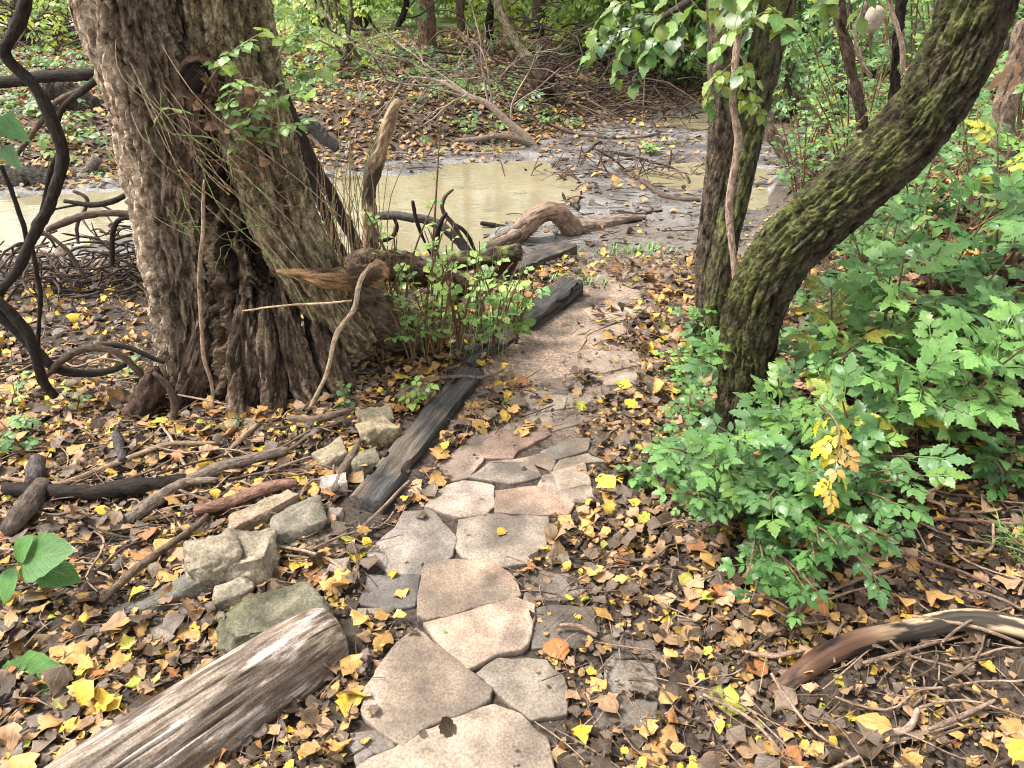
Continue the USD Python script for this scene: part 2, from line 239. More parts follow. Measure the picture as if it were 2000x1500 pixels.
# ------------------------------------------------------------------ shapes
def spline(pts, n):
    p = np.asarray(pts, float)
    if len(p) < 2: return p
    d = np.concatenate([[0], np.cumsum(np.maximum(np.linalg.norm(np.diff(p[:, :3], axis=0), axis=1), 1e-9))])
    from scipy.interpolate import PchipInterpolator, CubicSpline
    t = np.linspace(0, d[-1], n)
    xyz = (CubicSpline(d, p[:, :3], bc_type="natural") if len(p) > 2 else PchipInterpolator(d, p[:, :3]))(t)
    return np.hstack([xyz, PchipInterpolator(d, p[:, 3:])(t)]) if p.shape[1] > 3 else xyz
def tube(pts, n=None, sides=10, disp=None, wob=0.0, seed=0, cap=True, flat=None):
    """pts: rows (x, y, z, radius). disp(theta, s, point, radius) -> metres outwards. Returns v, f, luv, theta, normal"""
    p = np.asarray(pts, float)
    if n is None: n = max(4, 3 * len(p))
    q = spline(p, n); c, r = q[:, :3], np.maximum(q[:, 3], 0.0005)
    if wob: c = c + wob * (np.stack([fb(np.stack([np.linspace(0, np.linalg.norm(np.diff(c, axis=0), axis=1).sum() / .24, n), np.full(n, 7.3 * k + seed), np.zeros(n)], -1), 2, seed + k) for k in range(3)], -1) - .5)
    t = np.gradient(c, axis=0); t /= np.linalg.norm(t, axis=1, keepdims=True) + 1e-12
    a = np.zeros_like(t); ref = np.array([0, 0, 1.0]) if abs(t[0, 2]) < .9 else np.array([0, -1.0, 0])
    a[0] = unit(np.cross(t[0], ref))
    for k in range(1, n): a[k] = unit(a[k - 1] - t[k] * a[k - 1].dot(t[k]))
    b = np.cross(t, a); th = np.arange(sides) * 2 * np.pi / sides
    nd = np.cos(th)[None, :, None] * a[:, None] + np.sin(th)[None, :, None] * b[:, None]
    s = np.concatenate([[0], np.cumsum(np.linalg.norm(np.diff(c, axis=0), axis=1))])
    R = np.repeat(r[:, None], sides, 1)
    TH, S = np.broadcast_to(th, (n, sides)), np.broadcast_to(s[:, None], (n, sides))
    if disp is not None: R = R + disp(TH, S, c[:, None] + nd * R[..., None], R)
    V = c[:, None] + nd * R[..., None]
    luv = np.stack([r[:, None] * np.cos(TH), r[:, None] * np.sin(TH), S], -1)
    i, j = np.meshgrid(np.arange(n - 1), np.arange(sides), indexing="ij")
    F = np.stack([i * sides + j, i * sides + (j + 1) % sides, (i + 1) * sides + (j + 1) % sides, (i + 1) * sides + j], -1).reshape(-1, 4)
    F = np.vstack([F[:, [0, 1, 2]], F[:, [0, 2, 3]]]); V = V.reshape(-1, 3); luv = luv.reshape(-1, 3)
    if cap:
        m = len(V); V = np.vstack([V, c[:1] - t[:1] * r[0] * .3, c[-1:] + t[-1:] * r[-1] * .3]); luv = np.vstack([luv, [[0, 0, 0]], [[0, 0, s[-1]]]])
        jj = np.arange(sides); e = (n - 1) * sides
        F = np.vstack([F, np.stack([np.full(sides, m), (jj + 1) % sides, jj], 1), np.stack([np.full(sides, m + 1), e + jj, e + (jj + 1) % sides], 1)])
    return V, F, luv, nd.reshape(-1, 3)
def barky(amp, ring=14, along=3.0, seed=0, lobes=0.0, nl=5, fine=.5, flare=0.0):
    """ridged bark: long plates with furrows between, broken across now and then"""
    def f(th, s, p, r):
        q = np.stack([np.cos(th) * r * ring, np.sin(th) * r * ring, s * along], -1)
        warp = fb(q * .5, 3, seed + 1)[..., None] - .5
        n1 = np.clip(1 - np.abs(2 * fb(q + warp * 2.2, 3, seed) - 1) * 3.0, 0, 1)
        n3 = np.clip(1 - np.abs(2 * fb(q * np.array([1.6, 1.6, 4.2]) + 11, 3, seed + 3) - 1) * 3.0, 0, 1)
        n2 = fb(q * np.array([2.6, 2.6, 4.0]) + 5, 4, seed + 2) - .5
        d = amp * (.5 - 1.3 * n1 ** 1.5 - .7 * fine * n3 ** 1.5 + 1.7 * fine * n2)
        if lobes: d = d + lobes * r * (np.cos(nl * th + 2.0 * fb(np.stack([s * 1.2, s * 0 + seed, s * 0], -1), 2, seed) * 4) * .5 + .9 * (fb(q * .3 * 14 / ring, 2, seed + 5) - .5))
        return d
    return f
def twig(mb, pts, col, sides=5, n=None, wob=0.0, seed=0):
    v, f, l, _ = tube(pts, n, sides, None, wob, seed); mb.add(v, f, col, l)

def width_fn(shape, t):
    if shape == "ovate": return np.sin(np.pi * np.clip(t, 0, 1) ** 0.72) ** 0.9
    if shape == "heart": return np.where(t < .22, (t / .22) ** .55, np.clip(1 - (t - .22) / .78, 0, 1) ** .85)
    if shape == "lobed": return np.sin(np.pi * np.clip(t, 0, 1) ** .8) ** .7 * (0.62 + 0.5 * np.abs(np.sin(2.6 * np.pi * t + .5)))
    if shape == "lance": return np.sin(np.pi * np.clip(t, 0, 1) ** .8) ** 1.1
    return np.sin(np.pi * t) ** .75
def blade(rows=9, cols=3, shape="ovate", L=1.0, wid=0.35, fold=.15, curl=0.4, cup=0.0, teeth=0.06, wave=.03, rng=None, stalk=0.0, torn=.07):
    """a leaf as a strip: x along, y across, z up; luv = (t, s, 0)"""
    rng = rng or np.random.default_rng(0)
    t = np.linspace(0, 1, rows); s = np.linspace(-1, 1, cols)
    w = width_fn(shape, t) * wid; w[0] = max(w[0], .01); w[-1] = .004
    asym = 1 + .12 * rng.normal()
    TT, SS = np.meshgrid(t, s, indexing="ij"); w2 = w[:, None] * np.where(SS < 0, asym, 2 - asym)
    tooth = np.where((np.arange(rows) % 2 == 0)[:, None], 1 + teeth, 1 - teeth) if rows > 5 else 1.0
    w2 = w2 * np.where(np.abs(SS) > .9, tooth, 1)
    if rows > 5: w2 = w2 * (1 + torn * rng.normal(size=w2.shape) * (np.abs(SS) > .9))
    x = TT + .16 * np.abs(SS) * w2 * np.clip(1.2 - TT, 0, 1); y = SS * w2
    z = fold * np.abs(y) + cup * (y / wid) ** 2 * wid + wave * np.sin(TT * rng.uniform(5, 11) + rng.uniform(0, 6) + np.sign(SS) * rng.uniform(0, 3)) * SS ** 2
    ang = curl * TT                                      # bends down along its length
    xs = np.where(abs(curl) > 1e-4, np.sin(ang) / (curl if abs(curl) > 1e-4 else 1), TT); zs = np.where(abs(curl) > 1e-4, (1 - np.cos(ang)) / (curl if abs(curl) > 1e-4 else 1), 0)
    X = xs + (x - TT) * np.cos(ang) + z * np.sin(ang); Zz = -zs + z * np.cos(ang) - (x - TT) * np.sin(ang)
    V = np.stack([X, y, Zz], -1).reshape(-1, 3) * L
    i, j = np.meshgrid(np.arange(rows - 1), np.arange(cols - 1), indexing="ij")
    F = np.stack([i * cols + j, (i + 1) * cols + j, (i + 1) * cols + j + 1, i * cols + j + 1], -1).reshape(-1, 4)
    F = np.vstack([F[:, [0, 1, 2]], F[:, [0, 2, 3]]]); luv = np.stack([TT, SS, 0 * TT], -1).reshape(-1, 3)
    if stalk:
        k = len(V); hw = .012 * L
        V = np.vstack([V, [[0, -hw, 0], [0, hw, 0], [-stalk * L, 0, -.15 * stalk * L]]]); F = np.vstack([F, [[k, k + 1, k + 2]]]); luv = np.vstack([luv, [[0, 0, 0]] * 3])
    return V, F, luv
def frame(xa, up):
    x = unit(xa); y = unit(np.cross(up, x)); return np.stack([x, y, np.cross(x, y)])       # rows: local axes
def put_leaf(tmpl, pos, out, up, L):
    v, f, u = tmpl; return (v @ frame(out, up)) * L + pos, f, u
def compound(pairs, rng, rows=9, L=1.0, shape="ovate", wid=.3, teeth=.12, leaflet=.5):
    """leaflets in pairs along a stalk, one at the tip; total length about L"""
    V, F, U, n = [], [], [], 0
    def put(v, f, u):
        nonlocal n
        V.append(v); F.append(f + n); U.append(u); n += len(v)
    end = 1 - leaflet
    xs = np.linspace(.34, .92, pairs) * end if pairs else []
    sag = rng.uniform(.05, .25)
    for k, x in enumerate(xs):
        for sg in (-1, 1):
            ln = leaflet * L * (0.95 - .12 * abs(k - pairs / 2)) * rng.uniform(.85, 1.1)
            v, f, u = blade(rows, 3, shape, ln, wid * rng.uniform(.9, 1.15), rng.uniform(.05, .3), rng.uniform(.15, .7), 0, teeth, .02, rng, .06)
            a = sg * rng.uniform(.75, 1.2); R = frame((math.cos(a), math.sin(a), rng.uniform(-.35, .1)), (0, rng.uniform(-.25, .25), 1))
            put(v @ R + np.array([x * L + .01, sg * .03 * L, -sag * x * x * L]), f, u)
    v, f, u = blade(rows, 3, shape, leaflet * L * 1.15, wid * 1.1, rng.uniform(.05, .3), rng.uniform(.2, .7), 0, teeth, .02, rng, .05)
    put(v @ frame((1, rng.uniform(-.2, .2), -.25), (0, 0, 1)) + np.array([end * L, 0, -sag * end * end * L]), f, u)
    rw = .007 * L + .0008
    k = np.linspace(0, end, 4); ctr = np.stack([k * L, 0 * k, -sag * k * k * L], -1)
    rv = np.vstack([ctr + [0, rw, 0], ctr + [0, -rw, 0], ctr - [0, 0, rw]]); rf = []
    for q in range(3):
        for a, b in ((0, 4), (4, 8), (8, 0)): rf += [[a + q, a + q + 1, b + q + 1], [a + q, b + q + 1, b + q]]
    put(rv, np.array(rf), np.tile([[.5, 0, 0]], (12, 1)))
    return np.vstack(V), np.vstack(F), np.vstack(U)
_r = np.random.default_rng(11)
NEAR_LEAF = [compound(int(_r.integers(2, 4)), _r, 11, 1.0, "ovate", .245, .20, .40) for _ in range(14)]
THREE_LEAF = [compound(1, _r, 9, 1.0, "ovate", .33, .14, .58) for _ in range(8)]
MID_LEAF = [compound(int(_r.integers(2, 4)), _r, 7, 1.0, "ovate", .245, .14, .38) for _ in range(8)]
FAR_LEAF = [compound(2, _r, 3, 1.0, "ovate", .32, 0, .46) for _ in range(6)]
SIMPLE_LEAF = [blade(9, 3, "heart" if k % 2 else "ovate", 1.0, .40, .12, _r.uniform(.1, .6), 0, .1, .03, _r, .25) for k in range(8)]
FAR_SIMPLE = [blade(3, 3, "ovate", 1.0, .38, .15, _r.uniform(.1, .5), 0, 0, 0, _r, 0) for k in range(5)]

# ------------------------------------------------------------------ path of paving stones
STONES = [  # outline in the photograph, colour, lift, roughness of the surface
    ([(704, 1500), (774, 1462), (890, 1402), (966, 1374), (1022, 1406), (1066, 1446), (1080, 1500), (1095, 1640), (900, 1720), (690, 1660), (672, 1545)], (0.34, 0.265, 0.20), .035, "large tan paving stone at the very front of the path"),
    ([(812, 1232), (854, 1262), (898, 1298), (958, 1346), (956, 1370), (890, 1398), (830, 1422), (786, 1450), (738, 1420), (706, 1390), (712, 1350), (750, 1290), (778, 1258)], (0.35, 0.275, 0.21), .045, "big triangular tan paving stone"),
    ([(934, 1314), (970, 1290), (1022, 1288), (1066, 1292), (1098, 1326), (1106, 1366), (1104, 1394), (1038, 1402), (1002, 1374), (962, 1342)], (0.25, 0.205, 0.16), .04, None),
    ([(832, 1215), (866, 1206), (940, 1186), (1010, 1168), (1042, 1182), (1036, 1246), (1016, 1270), (970, 1282), (914, 1304), (866, 1262)], (0.35, 0.275, 0.215), .05, None),
    ([(830, 1102), (894, 1096), (970, 1106), (1002, 1130), (1016, 1162), (950, 1180), (882, 1200), (830, 1212), (816, 1206), (822, 1150)], (0.33, 0.245, 0.18), .045, None),
    ([(722, 1126), (818, 1124), (810, 1188), (758, 1188), (704, 1178)], (0.115, 0.10, 0.09), .02, "dark wet paving stone"),
    ([(790, 1002), (838, 1000), (862, 1018), (888, 1054), (884, 1086), (868, 1098), (824, 1118), (766, 1122), (716, 1082), (770, 1038)], (0.30, 0.25, 0.21), .03, None),
    ([(898, 1018), (950, 1007), (1070, 1011), (1066, 1066), (1026, 1098), (974, 1106), (912, 1092), (892, 1070)], (0.285, 0.235, 0.19), .03, None),
    ([(832, 990), (870, 950), (905, 938), (962, 948), (965, 990), (945, 1004), (898, 1012)], (0.33, 0.28, 0.24), .03, None),
    ([(970, 962), (1050, 952), (1122, 985), (1104, 1004), (968, 1002)], (0.37, 0.245, 0.18), .03, "pinkish red paving stone"),
    ([(918, 932), (958, 905), (1040, 905), (1057, 930), (1000, 943)], (0.27, 0.22, 0.18), .025, None),
    ([(1080, 922), (1140, 905), (1152, 945), (1092, 957)], (0.32, 0.25, 0.19), .03, None),
    ([(938, 872), (960, 845), (1062, 830), (1074, 846), (1010, 880), (1000, 895), (945, 892)], (0.37, 0.25, 0.19), .025, None),
    ([(1060, 880), (1110, 855), (1150, 858), (1146, 880), (1085, 898)], (0.25, 0.21, 0.17), .02, None),
    ([(1020, 790), (1030, 765), (1060, 763), (1105, 775), (1100, 797), (1060, 802)], (0.38, 0.30, 0.23), .03, "pale paving stone standing out of the dirt"),
    ([(1050, 752), (1090, 742), (1125, 752), (1110, 762)], (0.3, 0.23, 0.18), .015, None),
    ([(1044, 1192), (1080, 1184), (1160, 1188), (1164, 1238), (1140, 1260), (1040, 1264)], (0.15, 0.125, 0.10), .02, None),
    ([(1027, 1128), (1046, 1118), (1108, 1126), (1142, 1152), (1110, 1172), (1028, 1168)], (0.20, 0.17, 0.14), .02, None),
    ([(1190, 1256), (1276, 1252), (1282, 1282), (1200, 1286)], (0.24, 0.20, 0.17), .025, None),
    ([(1188, 1294), (1278, 1298), (1282, 1350), (1180, 1352)], (0.23, 0.195, 0.165), .02, None),
    ([(1174, 1370), (1286, 1372), (1282, 1416), (1152, 1424)], (0.21, 0.175, 0.145), .02, None),
    ([(694, 1434), (736, 1424), (768, 1456), (734, 1476)], (0.19, 0.165, 0.14), .025, None),
    ([(672, 1464), (692, 1446), (728, 1476), (700, 1494)], (0.20, 0.17, 0.15), .025, None),
    ([(690, 1192), (772, 1188), (752, 1206), (692, 1212)], (0.25, 0.21, 0.16), .02, None),
    ([(858, 908), (925, 852), (955, 850), (936, 876), (942, 897), (914, 934), (885, 938)], (0.34, 0.25, 0.195), .02, None),
    ([(1006, 897), (1062, 886), (1082, 900), (1076, 920), (1045, 903), (964, 902)], (0.33, 0.26, 0.20), .018, None),
    ([(1094, 900), (1150, 884), (1182, 900), (1150, 904), (1082, 919)], (0.31, 0.245, 0.19), .018, None),
    ([(978, 838), (1018, 804), (1062, 806), (1118, 802), (1150, 822), (1078, 842), (1060, 826), (962, 842)], (0.32, 0.25, 0.195), .012, None),
    ([(1062, 930), (1080, 926), (1090, 959), (1152, 948), (1160, 975), (1124, 982), (1052, 949)], (0.32, 0.25, 0.20), .02, None),
    ([(1112, 770), (1150, 758), (1190, 757), (1180, 785), (1108, 796)], (0.33, 0.255, 0.2), .012, None),
    ([(1120, 652), (1160, 632), (1200, 630), (1150, 653), (1130, 684), (1108, 690)], (0.36, 0.28, 0.215), .010, None),
    ([(1140, 604), (1190, 592), (1262, 600), (1240, 622), (1165, 628)], (0.37, 0.285, 0.22), .012, None),
    ([(1140, 655), (1185, 640), (1215, 632), (1222, 650), (1160, 672)], (0.36, 0.28, 0.215), .012, None),
    ([(1112, 700), (1150, 684), (1245, 686), (1250, 712), (1180, 728), (1120, 722)], (0.37, 0.285, 0.22), .012, None),
    ([(1172, 742), (1200, 730), (1245, 726), (1240, 746), (1185, 752)], (0.36, 0.28, 0.22), .014, None),
    ([(1046, 764), (1062, 742), (1120, 738), (1132, 756), (1112, 768)], (0.27, 0.22, 0.18), .010, None),
]
path_root = path_for("path"); UsdGeom.Xform.Define(stage, path_root); tag(stage.GetPrimAtPath(path_root), kind="structure")
SP = []
def plane_fit(x, y, z):
    A = np.stack([x, y, np.ones_like(x)], -1); return np.linalg.lstsq(A, z, rcond=None)[0]
def paving_stone(k, poly, col, lift, label):
    lift = .30 * lift + .004; col = np.array(col) * np.array((.655, .65, .64))
    g = np.array([G(u, v, lift) for u, v in poly]); P = Polygon(g[:, :2]).buffer(.0055, join_style=2)
    if P.geom_type != "Polygon": P = max(P.geoms, key=lambda q: q.area)
    n = int(np.clip(P.length / .012, 30, 200)); d = np.arange(n) / n * P.length
    o = np.array([P.exterior.interpolate(t).coords[0] for t in d]); cen = o.mean(0)
    pl = plane_fit(o[:, 0], o[:, 1], H(o[:, 0], o[:, 1])); rng = np.random.default_rng(k)
    tilt = rng.normal(size=2) * .012
    zt = lambda x, y: pl[0] * x + pl[1] * y + pl[2] + lift + tilt[0] * (x - cen[0]) + tilt[1] * (y - cen[1])
    ang = fb(np.stack([o[:, 0] * 22, o[:, 1] * 22, np.full(n, k)], -1), 4, k) - .5
    o = o + (o - cen) / np.linalg.norm(o - cen, axis=1, keepdims=True) * ang[:, None] * .016
    dd = np.linalg.norm(o - cen, axis=1, keepdims=True)
    rings = [(0.004, -.09), (0, -.03), (0.0, -.006), (.0015, -.002), (.005, -.0003)] ; V = []
    for inset, dz in rings:
        q = o - (o - cen) / dd * inset; V.append(np.column_stack([q, zt(q[:, 0], q[:, 1]) + dz + (.004 * (fb(np.column_stack([q * 30, np.full(n, dz * 100)]), 3, k) - .5) if dz > -.02 else 0)]))
    for s in (.86, .7, .52, .34, .16):
        q = cen + (o - cen) * (1 - .008 / dd) * s; V.append(np.column_stack([q, zt(q[:, 0], q[:, 1]) + .012 * (fb(np.column_stack([q * 9, np.full(n, k)]), 4, 3) - .5)]))
    V.append(np.array([[cen[0], cen[1], zt(*cen)]])); m = len(rings) + 5
    i, j = np.meshgrid(np.arange(m - 1), np.arange(n), indexing="ij")
    F = np.stack([i * n + j, i * n + (j + 1) % n, (i + 1) * n + (j + 1) % n, (i + 1) * n + j], -1).reshape(-1, 4); F = np.vstack([F[:, [0, 1, 2]], F[:, [0, 2, 3]]])
    jj = np.arange(n); F = np.vstack([F, np.stack([(m - 1) * n + jj, (m - 1) * n + (jj + 1) % n, np.full(n, m * n)], 1)])
    V = np.vstack(V); cc = np.array(col) * (0.75 + .5 * fb(V * 5, 4, k + 50))[:, None]
    stain = ss(.50, .66, fb(V * 4.2, 5, k + 90))[:, None]; cc = lerp(cc, cc * np.array((.55, .54, .52)), stain * .8); cc = lerp(cc, np.array((.075, .058, .045)), (ss(.56, .70, fb(V * 6.5, 6, k + 17)) * .65)[:, None]); cc = lerp(cc, cc * np.array((1.06, .97, .91)), ss(.5, .65, fb(V * 3, 3, k + 31))[:, None] * .8)
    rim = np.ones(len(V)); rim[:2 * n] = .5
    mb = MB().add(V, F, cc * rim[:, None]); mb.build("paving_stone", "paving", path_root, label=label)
    SP.append((Polygon(o), zt))
for k, (poly, col, lift, label) in enumerate(STONES): paving_stone(k, poly, col, lift, label)
ALLSTONE = shapely.union_all([p for p, _ in SP]); STONE_IN = shapely.union_all([p for k, (p, _) in enumerate(SP) if k not in (16, 17, 18, 19, 20)]).buffer(.05).buffer(-.045); SIDE_STONE = shapely.union_all([SP[k][0] for k in (16, 17, 18, 19, 20)])
def top(x, y):
    z = H(x, y)
    for p, zt in SP:
        m = shapely.contains_xy(p, x, y)
        if np.any(m): z = np.where(m, np.maximum(z, zt(x, y)), z)
    return z

# ------------------------------------------------------------------ rocks along the left edge
def unitrows(a): return a / np.linalg.norm(a, axis=1, keepdims=True)
def rock_mesh(cen, size, yaw, seed, flat=0.0, col=(.3, .25, .18), moss=0.0, pitch=0.0):
    rng = np.random.default_rng(seed); import trimesh
    corners = np.array([[a, b, c_] for a in (-1, 1) for b in (-1, 1) for c_ in (-1, 1)], float)
    pts = np.vstack([corners * rng.uniform(.5, 1.0, (8, 3)), unitrows(rng.normal(size=(9, 3))) * rng.uniform(.7, 1.05, (9, 1))])
    hull = trimesh.Trimesh(pts).convex_hull
    m = hull.copy()
    while len(m.faces) < 2600: m = m.subdivide()
    v = np.array(m.vertices)
    import trimesh.smoothing as sm
    m2 = trimesh.Trimesh(v, m.faces, process=False); sm.filter_laplacian(m2, iterations=2); v = np.array(m2.vertices)
    v = v * np.array(size) / 2; nn = normals_of(v, np.array(m.faces))
    v = v + nn * ((fb(v * 16 + seed, 4, seed) - .5) * .34 * min(size) + (np.abs(fb(v * 50 + seed, 4, seed + 1) - .5) - .1) * .16 * min(size))[:, None]
    cp, sp, cy, sy = math.cos(pitch), math.sin(pitch), math.cos(yaw), math.sin(yaw)
    v = v @ np.array([[cp, 0, -sp], [0, 1, 0], [sp, 0, cp]]); v = v @ np.array([[cy, sy, 0], [-sy, cy, 0], [0, 0, 1]]); nn = normals_of(v, np.array(m.faces))
    cc = np.array(col) * (.7 + .6 * fb(v * 12 + seed, 4, seed + 2))[:, None]
    if moss: cc = lerp(cc, np.array((.075, .072, .036)), (np.clip(.8 * ss(.46, .62, fb(v * 9 + seed, 4, seed + 3)) * moss * ss(-.2, .5, nn[:, 2]), 0, 1))[:, None])
    return v + cen, np.array(m.faces), cc
def rock(u, v, size, yaw, seed, label, col=(.30, .24, .165), moss=0.0, sink=.3, pitch=0.0, cat="rock", group="rocks edging the left side of the path"):
    g = on(u, v); cen = g + np.array([0, 0, size[2] * (.44 - sink)])
    vv, f, cc = rock_mesh(cen, size, yaw, seed, 0, np.array(col) * np.array((.62, .64, .66)), moss, pitch)
    MB().add(vv, f, cc).build("rock", "rock_face", smooth=True, label=label, cat=cat, group=group)
rock(415, 1125, (.17, .20, .17), .5, 3, "blocky tan boulder with a dark shaded notch, left of the paving", sink=.25)
rock(490, 1112, (.17, .17, .16), .2, 4, "squarish tan boulder pressed against the right of another boulder", (.31, .25, .175), sink=.25)
rock(330, 1175, (.30, .09, .07), .55, 5, "long thin grey stone wedge sloping down left from the tan boulders", (.17, .15, .12), sink=.3, pitch=-.15)
rock(455, 1172, (.13, .09, .075), .5, 6, "small pale lumpy rock just behind the dark mossy rock", (.34, .28, .2), sink=.2)
rock(540, 1225, (.36, .20, .14), .45, 7, "broad dark mossy rock behind the end of the grey log", (.17, .15, .10), 1.0, sink=.35)
rock(525, 1010, (.31, .10, .10), .6, 8, "long flat tan slab of rock tilted up beside a stick", (.34, .25, .165), sink=.25, pitch=-.1)
rock(585, 1035, (.20, .16, .11), .4, 9, "grey brown rock with rough top, right of the long tan slab", (.24, .20, .15), .5, sink=.35)
rock(655, 962, (.10, .08, .075), .2, 10, "small whitish rock by the near end of the timber", (.45, .37, .31), sink=.2)
rock(738, 862, (.17, .13, .12), .5, 11, "wedge shaped sandy rock left of the timber", (.36, .28, .17), sink=.25)
rock(650, 908, (.13, .12, .10), .6, 12, "brown rock with a stick leaning on it", (.32, .25, .16), sink=.3)
rock(712, 912, (.14, .10, .08), .5, 13, "low greyish rock touching the timber's left side", (.27, .23, .15), .4, sink=.35)
rock(818, 770, (.16, .22, .05), -.3, 14, "flat grey green slab at the far end of the rock row", (.22, .20, .14), .6, sink=.3)
rock(735, 826, (.15, .12, .07), .3, 15, "low mossy tan rock behind the wedge shaped one", (.29, .24, .15), .5, sink=.35)
rock(320, 1248, (.07, .06, .06), .3, 16, "fist sized grey stone among yellow leaves above the log", (.23, .19, .14), sink=.3)
rock(662, 1118, (.09, .08, .06), .1, 17, "small pinkish stone at the left rim of the paving", (.40, .29, .22), sink=.3)
rock(655, 1012, (.06, .05, .045), .1, 18, "pebble sized pale stone beside the near end of the timber", (.42, .33, .28), sink=.3)
rock(825, 962, (.08, .05, .04), .3, 19, "black charred lump at the corner of the paving beside the timber", (.03, .03, .03), sink=.2, group=None)
rock(612, 1060, (.20, .06, .05), .7, 20, "thin tan stone sliver in the leaves below the grey brown rock", (.30, .24, .17), sink=.4)
rock(360, 265, (.5, .3, .16), .0, 21, "grey flat stone half hidden on the far bank seen left of the big tree", (.2, .19, .15), .6, sink=.3, group=None) if False else None

# ------------------------------------------------------------------ old timber sleepers
def sleeper(a, b, width, height, seed, label, rise=.0, drop=0.0, decay=.0, split=.012):
    """a heavy squared timber between ground points a and b (top edge centre)"""
    a, b = np.array(a, float), np.array(b, float); L = np.linalg.norm(b - a); n, m = int(L / .010), 44
    ax = (b - a) / L; side = unit(np.cross(ax, (0, 0, 1))); up = np.cross(side, ax)
    per = np.linspace(0, 1, m, endpoint=False) * (2 * width + 2 * height); s = np.linspace(0, L, n)
    rr = .012
    def prof(p):
        if p < width: return np.array([-width / 2 + p, 0.0, 0, 1])
        p -= width
        if p < height: return np.array([width / 2, -p, 1, 0])
        p -= height
        if p < width: return np.array([width / 2 - p, -height, 0, -1])
        p -= width
        return np.array([-width / 2, -height + p, -1, 0])
    pr = np.array([prof(p) for p in per])
    TH, S = np.meshgrid(per, s); X, Y = np.broadcast_to(pr[:, 0], TH.shape), np.broadcast_to(pr[:, 1], TH.shape)
    q = np.stack([X * 34, Y * 34, S * 2.2 + seed], -1)
    d = .016 * (fb(q, 4, seed) - .55) - split * np.clip(1 - np.abs(2 * fb(q * np.array([1.2, 1.2, .5]) + 9, 2, seed + 1) - 1) * 9, 0, 1) + .012 * (fb(np.stack([X * 6, Y * 6, S * 6], -1), 3, seed + 4) - .5)
    cor = np.clip(1 - np.minimum(np.abs(np.abs(X) - width / 2), 1) / .02, 0, 1) * np.clip(1 - np.minimum(np.abs(Y), np.abs(Y + height)) / .02, 0, 1)
    d = d - .008 * cor - decay * ss(.5, .75, fb(np.stack([X * 5, Y * 5, S * 4.5], -1), 3, seed + 6)) * (Y > -.06)
    endw = .02 * (fb(np.stack([X * 20, Y * 20, 0 * S], -1), 3, seed + 8) - .5) * (np.abs(S / L - .5) * 2) ** 8
    nrm = np.stack([pr[:, 2], pr[:, 3]], -1); xx, yy = X + nrm[:, 0] * d, Y + nrm[:, 1] * d
    V = a + (S + endw)[..., None] * ax + xx[..., None] * side + yy[..., None] * up
    i, j = np.meshgrid(np.arange(n - 1), np.arange(m), indexing="ij")
    F = np.stack([i * m + j, i * m + (j + 1) % m, (i + 1) * m + (j + 1) % m, (i + 1) * m + j], -1).reshape(-1, 4)
    F = np.vstack([F[:, [0, 1, 2]], F[:, [0, 2, 3]]]); V = V.reshape(-1, 3)
    luv = np.stack([X, Y, S], -1).reshape(-1, 3); k = len(V)
    V = np.vstack([V, V[:m].mean(0) - ax * .004, V[-m:].mean(0) + ax * .004]); luv = np.vstack([luv, [[0, -.1, 0], [0, -.1, L]]])
    jj = np.arange(m); F = np.vstack([F, np.stack([np.full(m, k), (jj + 1) % m, jj], 1), np.stack([np.full(m, k + 1), k - m + jj, k - m + (jj + 1) % m], 1)])
    cc = np.array((.036, .034, .033)) * (.6 + .9 * fb(V * 9, 4, seed + 3))[:, None]
    cc = lerp(cc, np.array((.10, .078, .058)), (ss(.46, .66, fb(np.column_stack([V[:, :2] * 5, V[:, 2] * 5]), 4, seed + 7)) * .7)[:, None])
    MB().add(V, F, cc, luv).build("timber_sleeper", "tarred_wood", label=label, cat="timber", group="old black timbers edging the path")
A, B = on(715, 1000), on(922, 738)
SLEEP = [(A[:2], B[:2])]
sleeper(A + [0, 0, .05], B + [0, 0, .055], .122, .15, 1, "nearest black timber beam edging the path beside the rocks", decay=.02)
A, B = on(1015, 640), on(1118, 572)
SLEEP.append((A[:2], B[:2]))
sleeper(A + [0, 0, .06], B + [0, 0, .10], .14, .18, 2, "black timber beam with rotted top just beyond the green weeds", decay=.03)
A, B = on(905, 712), on(985, 655)
sleeper(A + [0, 0, .02], B + [0, 0, .03], .17, .14, 3, "sunken grey black timber half hidden under the green weeds")
A, B = on(978, 524, .10), on(1108, 474, .07)
sleeper(A + [0, 0, .0], B + [0, 0, .0], .17, .24, 4, "farthest black timber beam lying at the edge of the muddy water")

